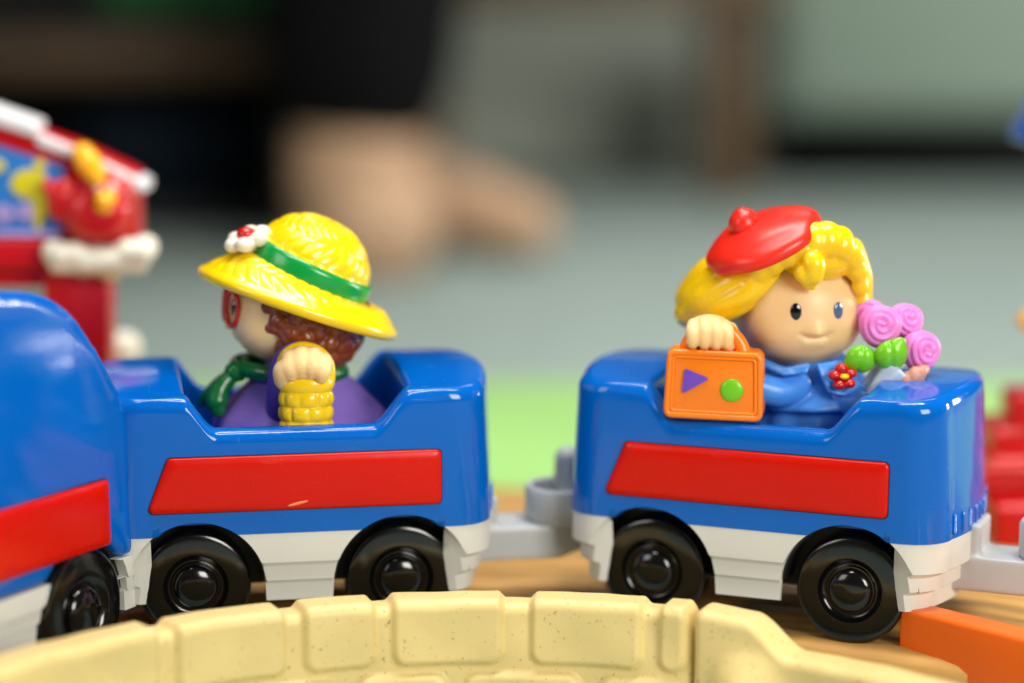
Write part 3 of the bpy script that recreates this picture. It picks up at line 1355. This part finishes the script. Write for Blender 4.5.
def beret_fn(d):
    k = 1.0
    if d.z < -.15:
        k = 1 - .28 * smooth01((-d.z - .15) / .5)
    k += .02 * noise.noise(d * 1.8)
    k += .035 * math.exp(-((d.z - .55) / .2) ** 2) * math.cos(3 * math.atan2(d.y, d.x) + 1)
    return k


g.ell(bc2, (1.8, 1.66, .68), rot=(math.radians(14), bt, 0), n=80, m=48, fn=beret_fn)
ber = g.build('beret', M['beret'], f2)
g = G()
nb = L2(744, 217, -1.0)
g.tube([nb + Vector((0, 0, -.2)), nb + Vector((-.05, 0, .0))], [.46, .3], n=18)
g.ell(nb + Vector((-.05, 0, .06)), (.36, .33, .17), rot=(0, -.3, 0))
g.build('beret_nub', M['beret'], ber, fuse=.05, smooth=4)

# coat
g = G()
cc = L2(812, 395)
vs, fs = [], []
N = 200
zq = lambda py: L2(800, py).z
rows2 = [(-.9, 2.3, 1.9), (0, 2.3, 1.9), (zq(428), 2.0, 1.72), (zq(409), 1.84, 1.6), (zq(405), 1.86, 1.62), (zq(402), 2.1, 1.86), (zq(399), 2.12, 1.86), (zq(388), 1.85, 1.66), (zq(376), 1.6, 1.45), (zq(364), 1.3, 1.25), (zq(354), .95, .95)]
for (z_, rx, ry) in rows2:
    for i in range(N):
        a = 2 * PI * i / N
        low_ = max(0, min(1, (zq(384) - z_) / 1.2))
        w = 1 + .035 * low_ * math.sin(11 * a + .6)
        vs.append((cc.x + rx * math.cos(a) * w, .1 + ry * math.sin(a) * w, z_))
for k in range(len(rows2) - 1):
    for i in range(N):
        fs.append((k * N + i, k * N + (i + 1) % N, (k + 1) * N + (i + 1) % N, (k + 1) * N + i))
fs.append(tuple(range(N - 1, -1, -1)))
fs.append(tuple(range((len(rows2) - 1) * N, len(rows2) * N)))
g.add(vs, fs)
# sleeve reaching to the case, and the other arm
g.tube([L2(796, 386, -1.2), L2(776, 392, -1.6), L2(748, 380, -1.7), L2(722, 350, -1.6)], [.5, .46, .42, .36], n=18)
g.tube([L2(845, 396, -1.1), L2(866, 402, -1.5), L2(892, 400, -1.4)], [.6, .55, .45], n=18)
# hem ridge of the cape across the chest
coat2 = g.build('coat', M['coat'], f2, fuse=.045, smooth=4)
g = G()
# collar flaps
for poly_ in ([(761, 357, -1.2), (785, 367, -1.65), (811, 362, -1.72), (808, 373, -1.85), (784, 376, -1.9), (764, 368, -1.5)],
              [(815, 364, -1.75), (838, 360, -1.45), (852, 365, -1.2), (862, 388, -1.55), (844, 397, -1.95), (828, 393, -2.0)]):
    P_ = [L2(*p) for p in poly_]
    cen = sum(P_, Vector()) / len(P_)
    nrm = Vector((0, -1, .25)).normalized()
    top_ = [p + nrm * .12 for p in P_] + [p - nrm * .25 for p in P_]
    n_ = len(P_)
    g.add(top_, [tuple(range(n_)), tuple(range(2 * n_ - 1, n_ - 1, -1))] + [(i, n_ + i, n_ + (i + 1) % n_, (i + 1) % n_) for i in range(n_)])
g.build('collar', M['coat'], coat2, fuse=.05, smooth=18)
# red flower brooch
g = G()
fcp = L2(843, 377, -2.12)
fd2 = Vector((.25, -1, .3)).normalized()
q2 = fd2.to_track_quat('Z', 'Y').to_matrix()
for k in range(5):
    a = 2 * PI * k / 5 + .4
    g.ell(fcp + q2 @ Vector((.26 * math.cos(a), .26 * math.sin(a), 0)), (.2, .2, .15), n=14, m=10)
g.ell(fcp, (.2, .2, .08))
bro = g.build('brooch', M['redpaint'], coat2)
g = G()
g.ell(fcp + fd2 * .09, (.15, .15, .09), n=16, m=10)
g.build('brooch_centre', M['yellow'], bro)

# orange case
cs = empty('case_pivot')
bpy.data.objects.remove(cs)
ccn = L2(715, 383, -2.15)
crz = math.radians(-9)
Rc = Euler((0, math.radians(1.5), crz)).to_matrix()


def cp_(x, y, z):
    return ccn + Rc @ Vector((x, y, z))


def case_xf(co):
    return ccn + Rc @ co


g = G()
cw, ch = 1.44, 1.0
g.prism(rounded_poly([(-cw, -ch), (cw, -ch), (cw - .08, ch), (-cw + .06, ch)], .18), -.42, .42, bevel=.09, xf=case_xf)
case = g.build('suitcase', M['orange'], f2, sharp=60)
g = G()
loop = rounded_poly([(-cw + .2, -ch + .2), (cw - .2, -ch + .2), (cw - .27, ch - .2), (-cw + .25, ch - .2)], .1)
g.tube([cp_(x, -.42, z) for x, z in loop], .06, n=10, close=True)
outr = rounded_poly([(-cw + .08, -ch + .08), (cw - .08, -ch + .08), (cw - .15, ch - .08), (-cw + .14, ch - .08)], .15)
g.tube([cp_(x, -.4, z) for x, z in outr], .1, n=10, close=True)
g.tube([cp_(x, .4, z) for x, z in outr], .1, n=10, close=True)
g.build('case_rim', M['orange'], case)
g = G()
g.prism(rounded_poly([(-.92, -.3), (-.12, .2), (-.86, .46)], .05), -.5, -.4, bevel=.02, xf=case_xf)
g.build('triangle_badge', M['violet'], case, sharp=40)
g = G()
dn = Rc @ Vector((0, -1, 0))
disc_on(g, cp_(.52, -.43, -.12), dn, .34, .34, .1)
g.build('round_badge', M['lime'], case)
g = G()
hpts = [cp_(-.85, 0, ch - .05), cp_(-.75, 0, ch + .25), cp_(-.3, 0, ch + .62), cp_(.25, 0, ch + .62), cp_(.65, 0, ch + .25), cp_(.78, 0, ch - .05)]
g.tube(hpts, [.24, .22, .2, .2, .22, .24], n=14)
g.ell(cp_(-.05, .08, ch + .15), (.75, .15, .3))
g.build('case_handle', M['orange'], case, fuse=.05)
# hand on the handle
g = G()
hn = L2(709, 331, -2.05)
g.ell(hn + Vector((.02, .12, .05)), (.68, .5, .42))
for k, (dx, ln) in enumerate(((-.46, .44), (-.15, .56), (.16, .56), (.45, .46))):
    a = hn + Vector((dx, -.3, .15 - abs(dx + .05) * .25))
    g.tube([a + Vector((0, .25, .15)), a + Vector((dx * .12, -.1, .02)), a + Vector((dx * .12, -.14, -ln * .6)), a + Vector((dx * .05, .06, -ln))], [.19, .2, .18, .14], n=12)
g.tube([hn + Vector((.62, .1, .05)), hn + Vector((.72, -.1, -.2)), hn + Vector((.55, -.25, -.45))], [.22, .2, .15], n=12)
g.build('hand', M['handskin'], f2, fuse=.038, smooth=3)

# bouquet
bq = None


def rose(px, py, dy, R, dirn, parent, seed):
    p = L2(px, py, dy)
    d = Vector(dirn).normalized()
    q = d.to_track_quat('Z', 'Y').to_matrix()
    n, m_ = 90, 70
    vs, fs = [], []
    for j in range(m_ + 1):
        th = PI * j / m_
        for i in range(n):
            ph = 2 * PI * i / n
            s_ = th / .42 - ph / (2 * PI) + seed
            fr = s_ - math.floor(s_)
            rid = math.sin(PI * fr) ** .8
            fade = smooth01((2.2 - th) / .6) * smooth01(th / .12)
            rr_ = R * (1 - .13 * fade * (1 - rid) + .03 * math.sin(3 * ph + seed))
            flat = 1 - .25 * math.exp(-(th / .7) ** 2)
            vs.append(p + q @ Vector((rr_ * math.sin(th) * math.cos(ph), rr_ * math.sin(th) * math.sin(ph), rr_ * math.cos(th) * flat)))
    for j in range(m_):
        for i in range(n):
            fs.append((j * n + i, (j + 1) * n + i, (j + 1) * n + (i + 1) % n, j * n + (i + 1) % n))
    gg = G()
    gg.add(vs, fs)
    return gg.build('rose', M['pink'], parent)


g = G()
# paper cone of the bouquet
base, tip = L2(862, 404, -1.5), L2(903, 366, -1.45)
ax = (tip - base).normalized()
qb = ax.to_track_quat('Z', 'Y').to_matrix()
Lc = (tip - base).length
vs, fs = [], []
N = 96
prof = [(0, -.2), (.3, -.2), (.42, .1), (.62, .45 * Lc), (.82, .8 * Lc), (.84, .9 * Lc), (.7, .92 * Lc), (.3, .85 * Lc), (0, .85 * Lc)]
for (r_, h_) in prof:
    for i in range(N):
        a = 2 * PI * i / N
        w = 1 + .09 * math.sin(5 * a + h_ * 2) + .05 * math.sin(9 * a)
        vs.append(base + qb @ Vector((r_ * math.cos(a) * w, r_ * .8 * math.sin(a) * w, h_)))
for k in range(len(prof) - 1):
    for i in range(N):
        fs.append((k * N + i, k * N + (i + 1) % N, (k + 1) * N + (i + 1) % N, (k + 1) * N + i))
g.add(vs, fs)
bq = g.build('bouquet_wrap', M['wrap'], f2, fuse=.045, smooth=4)
rose(868, 315, -.95, .5, (-.1, -1, .4), bq, .1)
rose(880, 326, -1.55, .64, (.0, -1, .2), bq, .6)
rose(905, 321, -1.1, .54, (.35, -1, .45), bq, .3)
rose(920, 350, -1.5, .6, (.5, -1, .1), bq, .8)
g = G()
for (px, py, dy, s_, rl) in ((861, 359, -1.9, .46, .2), (891, 355, -2.0, .5, -.1)):
    p = L2(px, py, dy)

    tipd = Vector((-.75 if px < 875 else .6, 0, -.66 if px < 875 else .8)).normalized()

    def leaf_fn(d):
        return 1 + .32 * math.exp(-(1 - d.dot(tipd)) / .07) - .16 * math.exp(-((d.x + .1) / .14) ** 2) * (1 if d.y < 0 else 0)
    g.ell(p, (s_, s_ * .6, s_ * .92), rot=(.2, rl, .1), n=40, m=24, fn=leaf_fn)
g.tube([L2(848, 368, -1.8), L2(858, 366, -1.8)], [.12, .2], n=10)
g.build('leaves', M['lime'], bq)
g = G()
for (px, py, r_) in ((899, 387, .2), (907, 381, .22), (915, 376, .22), (922, 373, .17)):
    a = L2(px, py, -2.1)
    g.tube([a + Vector((.12, .3, .05)), a + Vector((0, 0, .05)), a + Vector((-.1, -.08, -.22))], [r_, r_, r_ * .8], n=12)
g.ell(L2(914, 386, -1.75), (.45, .4, .35))
g.build('hand', M['tanhand'], f2, fuse=.035, smooth=3)

g = G()
g.ell(L2(925, 390, -1.9), (.42, .35, .3), rot=(0, -.4, 0))
g.build('cuff', M['violet'], f2)

# ------------------------------------------------------------------ barn-like toy at the left
BY = 12.0
ob = at(80, 400, BY)
ob.z = -1.2
barn = empty('toy_barn', ob)
tag(barn, 'blurred red toy barn front with white roof edge, duck picture and perched red bird', 'toy barn')


def LB(px, py, dy=0.0):
    return at(px, py, BY + dy) - ob


def slab(gg, pts, dy0, dy1, bevel=.1):
    P_ = [LB(px, py) for px, py in pts]
    gg.prism([(p.x, p.z) for p in P_], dy0, dy1, bevel=bevel)


g = G()
slab(g, [(46, 268), (113, 268), (112, 400), (47, 400)], -.6, .9, .2)
P0, P1 = LB(47, 398), LB(112, 398)
g.box(((P0.x + P1.x) / 2, .15, LB(80, 398).z / 2), ((P1.x - P0.x) / 2, .74, LB(80, 398).z / 2), bevel=.1)
g.build('post', M['barnred'], barn, sharp=50)
g = G()
slab(g, [(-160, 60), (0, 117), (85, 147), (138, 172), (138, 246), (60, 250), (60, 190), (0, 165), (-160, 115)], -.2, 1.4, .12)
slab(g, [(-160, 238), (60, 238), (60, 268), (-160, 268)], -.5, 1.4, .12)
slab(g, [(-160, 268), (50, 268), (50, 288), (-160, 288)], .1, 1.4, .1)
g.build('wall', M['barnred'], barn, sharp=50)
g = G()
slab(g, [(-150, 57), (38, 122), (38, 137), (-150, 76)], -.5, 1.5, .1)
g.build('roof', M['roofwhite'], barn, sharp=50)
g = G()
slab(g, [(38, 131), (88, 152), (88, 163), (38, 145)], -.4, 1.5, .1)
g.build('roof', M['roofwhite'], barn, sharp=50)
g = G()
slab(g, [(94, 155), (147, 181), (146, 193), (94, 170)], -.5, 1.5, .1)
g.build('roof', M['roofwhite'], barn, sharp=50)
g = G()
slab(g, [(-150, 100), (0, 145), (66, 166), (62, 234), (-150, 234)], .0, .3, .02)
pic = g.build('picture', M['sky'], barn)
# the front faces of picture sit at local y 0 behind the frame front (-.2): lift it just proud of the recess
pic.location.y = -.0035
g = G()
for (cx, cy, rx, ry) in ((30, 184, .66, .5), (42, 200, .36, .6), (-6, 166, .4, .25), (-60, 190, .8, .6), (38, 216, .16, .5), (40, 165, .2, .2)):
    g.ell(LB(cx, cy, -.36), (rx, .05, ry), n=24, m=12)
g.build('painted_ducks', M['chick'], pic).location.y = .0035 - .0004
g = G()
for (cx, cy) in ((4, 214), (26, 212), (-30, 216)):
    for k in range(5):
        a = 2 * PI * k / 5
        g.ell(LB(cx, cy, -.36) + Vector((.2 * math.cos(a), 0, .2 * math.sin(a))), (.15, .04, .15), n=12, m=8)
g.build('painted_flowers', M['lilac'], pic).location.y = .0035 - .0004
g = G()
slab(g, [(-150, 230), (64, 230), (64, 236), (-150, 236)], -.45, -.1, .03)
g.build('picture_rail', M['lilac'], barn)
# nest
g = G()
for k in range(22):
    px = 54 + 92 * k / 21
    py = 259 + 5 * math.sin(k * 1.1) - (7 if k in (0, 1, 2) or k > 16 else 0) + (4 if 8 < k < 14 else 0)
    g.ell(LB(px, py, -1.0 + .35 * math.sin(k * 2.1)), (.42, .6, .46), n=16, m=10)
g.box(LB(99, 260, -1.05), (1.6, .6, .42), bevel=.2)
nest = g.build('nest', M['nest'], barn, fuse=.08, smooth=14)
# bird
g = G()
g.ell(LB(96, 212, -1.0), (1.15, .8, 1.05), n=32, m=20)
g.ell(LB(100, 188, -1.15), (.62, .6, .68), n=28, m=18)
g.ell(LB(62, 200, -1.0), (.5, .45, .75), rot=(0, .25, 0), n=24, m=16)
g.ell(LB(49, 190, -1.0), (.2, .3, .45), rot=(0, -.3, 0))
g.ell(LB(122, 200, -.9), (.4, .4, .7), rot=(0, .2, 0))
bird = g.build('bird', M['barnred'], barn, fuse=.06, smooth=4)
g = G()
g.tube([LB(83, 154, -1.2), LB(89, 164, -1.5), LB(97, 177, -1.75)], [.38, .44, .32], n=16)
g.build('crest', M['gold'], bird)
g = G()
g.ell(LB(106, 198, -1.9), (.36, .45, .22), rot=(.3, .2, 0))
g.ell(LB(103, 208, -1.8), (.3, .4, .2), rot=(-.2, .1, 0))
g.build('beak', M['gold'], bird, fuse=.05)
g = G()
for (px, py) in ((98, 187), (112, 187)):
    g.ell(LB(px, py, -1.72), (.13, .1, .13), n=14, m=10)
g.build('eyes', M['glint'], bird)

# white knob toy beside the post
kb = at(123, 352, 17)
g = G()
g.lathe([(0, .75), (.3, .7), (.55, .5), (.65, .2), (.58, -.15), (.42, -.4), (.5, -.8), (.6, -kb.z - 1.2 + 0.0)], (kb.x, kb.y, kb.z), 'Z', 32)
tag(g.build('white_ball_toy', M['nest']), 'blurred round white toy standing behind the red barn post', 'toy')

# ------------------------------------------------------------------ toy building at the right edge
SY = 13.0
os_ = at(1010, 500, SY)
os_.z = -1.2
st = empty('toy_station', os_)
tag(st, 'blurred red toy platform with raised back and blue roof tip at the right edge', 'toy station')


def LS(px, py, dy=0.0):
    return at(px, py, SY + dy) - os_


def sbox(gg, x0, x1, y0, y1, d0, d1, bevel=.2):
    a, b = LS(x0, y1), LS(x1, y0)
    gg.box(((a.x + b.x) / 2, (d0 + d1) / 2, (a.z + b.z) / 2), ((b.x - a.x) / 2, (d1 - d0) / 2, (b.z - a.z) / 2), bevel=bevel)


g = G()
a = LS(960, 540)
sbox(g, 982, 1290, 492, 536, -2.2, 4, .25)
sbox(g, 984, 1290, 536, 551, -1.9, 4, .05)
g.build('platform', M['barnred'], st, sharp=50)
g = G()
sbox(g, 986, 1290, 455, 496, -.6, 4, .25)
sbox(g, 995, 1290, 432, 470, .6, 4, .3)
for k in range(3):
    p, q_ = LS(985, 470 + 8 * k, -.62), LS(1250, 470 + 8 * k, -.62)
    g.tube([p, q_], .14, n=10)
g.build('steps', M['redpaint'], st, sharp=50)
g = G()
sbox(g, 1016, 1290, 400, 470, 1.4, 3.4, .35)
g.build('back_block', M['barnred'], st, sharp=50)
g = G()
sbox(g, 1060, 1100, 130, 440, 1.0, 3.0, .2)
g.build('post', M['barnred'], st, sharp=50)
g = G()
P_ = [LS(1026, 140), LS(1029, 148), LS(1190, 148), LS(1190, -10), LS(1095, 20)]
g.prism([(p.x, p.z) for p in P_], -.5, 3.4, bevel=.15)
g.build('roof', M['blue'], st, sharp=50)
g = G()
p = LS(1029, 321, 0)
g.tube([p + Vector((.0, 0, 0)), LS(1075, 321, 1.6)], [.3, .2], n=16)
g.ell(p, .38)
g.build('yellow_knob', M['gold'], st)

# ------------------------------------------------------------------ room behind
# cabinet at the right
def wbox(gg, x0, x1, y0, y1, Y, depth, bevel=.4):
    a, b = at(x0, y1, Y), at(x1, y0, Y)
    gg.box(((a.x + b.x) / 2, Y + depth / 2, (a.z + b.z) / 2), ((b.x - a.x) / 2, depth / 2, (b.z - a.z) / 2), bevel=bevel)


cb = empty('cabinet', at(930, 190, 165))
cbl = Vector(at(930, 190, 165))


def put(gg, origin):
    for v in gg.bm.verts:
        v.co -= origin
    return gg


g = G()
wbox(g, 772, 1500, -420, 118, 160, 60)
put(g, cbl).build('carcass', M['cabinet'], cb, sharp=40)
g = G()
a = at(772, 118, 168)
g.box(((at(790, 0, 168).x + at(1500, 0, 168).x) / 2, 195, (a.z + FLOOR) / 2), ((at(1500, 0, 168).x - at(790, 0, 168).x) / 2, 27, (a.z - FLOOR) / 2 - .05))
put(g, cbl).build('plinth', M['dark'], cb)
for k in range(2):
    g = G()
    wbox(g, 790 + 330 * k, 1090 + 330 * k, -400, 108, 158.6, 1.6, .3)
    d_ = put(g, cbl).build('door', M['cabinet'], cb, sharp=40)
    g = G()
    p = at(1060 + 60 * k, -160, 157) - cbl
    g.tube([p, p + Vector((0, 0, 9))], .5, n=10)
    g.build('handle', M['grey'], d_)
tag(cb, 'grey green laminate cabinet on a dark plinth, far out of focus at the right', 'cabinet')

# low table in front of a grey panel
tb = empty('table', at(590, 190, 150))
tbl = Vector(at(590, 190, 150))
lt = at(735, 185, 150)
for (px, Yk) in ((732, 150), (425, 150), (732, 166), (425, 166)):
    g = G()
    x_ = at(px, 100, 150).x
    tz = at(590, 5, 150).z
    g.box((x_, Yk, (FLOOR + tz) / 2), (1.7, 1.7, (tz - FLOOR) / 2 - .1), bevel=.3)
    put(g, tbl).build('leg', M['darkwood'], tb, sharp=40)
g = G()
xa, xb = at(418, 0, 150).x, at(745, 0, 150).x
g.box(((xa + xb) / 2, 158, at(590, 5, 150).z + 3.2), ((xb - xa) / 2 + 3, 11, 3.2), bevel=.4)
put(g, tbl).build('tabletop', M['darkwood'], tb, sharp=40)
tag(tb, 'low brown wooden table with square legs, far out of focus behind the train', 'table')

g = G()
a, b = at(415, 195, 185), at(800, -20, 185)
g.box(((a.x + b.x) / 2, 186, 20), ((b.x - a.x) / 2, 1.5, 20 - FLOOR), bevel=.3)
tag(g.build('room_divider', M['panel']), 'plain grey panel standing on the carpet behind the low table', 'panel')

# dark shelf at the left
SHY = 122
sh = empty('shelf_unit', at(100, 235, SHY))
shl = Vector(at(100, 235, SHY))
g = G()
zt2 = 62.0
xa, xb = at(-420, 0, SHY).x, at(292, 0, SHY).x
g.box(((xa + xb) / 2, SHY + 40, (zt2 + FLOOR) / 2), ((xb - xa) / 2, 1, (zt2 - FLOOR) / 2), bevel=.2)
for xx in (xa, xb):
    g.box((xx, SHY + 20, (zt2 + FLOOR) / 2), (1.2, 20, (zt2 - FLOOR) / 2 - .01), bevel=.2)
g.box(((xa + xb) / 2 + 1, SHY - 18, zt2 + .8), ((xb - xa) / 2 + 3, 60, .8), bevel=.2)  # overhanging top added out of view to shade the floor in front
pu = at(125, 19, SHY + 2)
g.box(((xa + xb) / 2, SHY + 19, pu.z), ((xb - xa) / 2 - 1.25, 18.6, .6), bevel=.15)
g.box(((xa + xb) / 2, SHY + 3, FLOOR + 1.0), ((xb - xa) / 2 - 1.25, .8, .95), bevel=.15)
put(g, shl).build('carcass', M['dark'], sh, sharp=40)
g = G()
p = at(125, 56, SHY + 2)
g.box(((xa + xb) / 2, SHY + 19.2, p.z), ((xb - xa) / 2 - 1.3, 18.5, 1.5), bevel=.2)
put(g, shl).build('shelf_board', M['shelfwood'], sh, sharp=40)
tag(sh, 'dark open shelf unit with brown board under an added unseen shading top, blurred at upper left', 'shelf')
# tub on the floor of the shelf unit
g = G()
p = at(170, 165, SHY + 14)
g.lathe([(0, FLOOR), (7, FLOOR), (8.2, 7), (8.4, 7.4), (7.8, 7.4), (6.8, -.8), (0, -.8)], (p.x, SHY + 18, 0), 'Z', 36)
tag(g.build('storage_tub', M['darkblue']), 'dark blue storage tub on the floor inside the shelf unit', 'tub')
g = G()
p = at(205, 0, SHY + 10)
g.box((p.x, SHY + 12, pu.z + .62 + 4), (7.5, 8, 4), bevel=1)
tag(g.build('fabric_box', M['greenbox']), 'green fabric box on the upper board of the dark shelf unit', 'box')

# person in dark clothes crouching by the track, bare feet on the carpet
pr = empty('person', at(368, 262, 100))
prl = Vector(at(368, 262, 100))
prl.z = FLOOR
pr.location = prl * S


def skinned(name, verts, edges, radii, mat, parent, root_i=0, sub=2):
    me = bpy.data.meshes.new(name)
    me.from_pydata([Vector(v) * S for v in verts], edges, [])
    o = bpy.data.objects.new(name, me)
    C.objects.link(o)
    o.parent = parent
    md = o.modifiers.new('skin', 'SKIN')
    md.use_smooth_shade = True
    for i, r_ in enumerate(radii):
        rx, ry = (r_, r_) if not hasattr(r_, '__len__') else r_
        me.skin_vertices[0].data[i].radius = (rx * S, ry * S)
        me.skin_vertices[0].data[i].use_root = (i == root_i)
    sb = o.modifiers.new('round', 'SUBSURF')
    sb.levels = sb.render_levels = sub
    me.materials.append(mat)
    return o


# standing with the feet close together, turned towards the right of the picture
V = [(-3, 8, 84), (-3, 8, 98), (-3, 7, 114), (-3, 6, 134), (-3, 5, 143), (-3, 3, 152),
     (-8, 12, 80), (-4, 11, 46), (-1, 12, 9), (1.5, 11, 4.4), (7, 8, 3.6), (13, 5, 2.2),
     (2, 4, 80), (1, 2, 46), (-1, 2, 9), (-.5, .5, 4.8), (.8, -3.5, 3.8), (1.6, -8, 2.4),
     (-18, 9, 128), (-22, 6, 104), (-20, -6, 88), (12, 5, 128), (17, 2, 104), (16, -10, 90)]
E_ = [(0, 1), (1, 2), (2, 3), (3, 4), (4, 5), (0, 6), (6, 7), (7, 8), (8, 9), (9, 10), (10, 11), (0, 12), (12, 13), (13, 14), (14, 15), (15, 16), (16, 17),
      (3, 18), (18, 19), (19, 20), (3, 21), (21, 22), (22, 23)]
Rr = [11, 10, 11, 8, 5, 9, 8, 6, 4.2, 3.8, 3.2, 2, 8, 6, 4.6, 5.2, 5.0, 3.4, 5, 4, 3, 5, 4, 3]
skinned('body', V, E_, Rr, M['bodyskin'], pr)
Vt = [V[i] for i in (0, 6, 7, 8, 12, 13, 14)]
Vt[3] = tuple(Vector(V[7]).lerp(Vector(V[8]), 1.0))
Vt[6] = (-1, 2, 7)
skinned('trousers', Vt, [(0, 1), (1, 2), (2, 3), (0, 4), (4, 5), (5, 6)], [12.5, 9.5, 7.4, 6.2, 9.5, 7.6, 7.2], M['cloth'], pr)
Vj = [V[i] for i in (0, 1, 2, 3, 18, 19, 20, 21, 22, 23)]
Vj[6] = tuple(Vector(V[19]).lerp(Vector(V[20]), .8))
Vj[9] = tuple(Vector(V[22]).lerp(Vector(V[23]), .8))
skinned('jumper', Vj, [(0, 1), (1, 2), (2, 3), (3, 4), (4, 5), (5, 6), (3, 7), (7, 8), (8, 9)], [12.6, 11.5, 12, 9, 6.4, 5, 4.2, 6.4, 5, 4.2], M['cloth'], pr)
g = G()
g.ell((-3, 4, 155), (8.6, 9.6, 8.5), n=32, m=20)
g.build('hair', M['cloth'], pr)
tag(pr, 'blurred person in dark trousers standing barefoot on the carpet beyond the train', 'person')
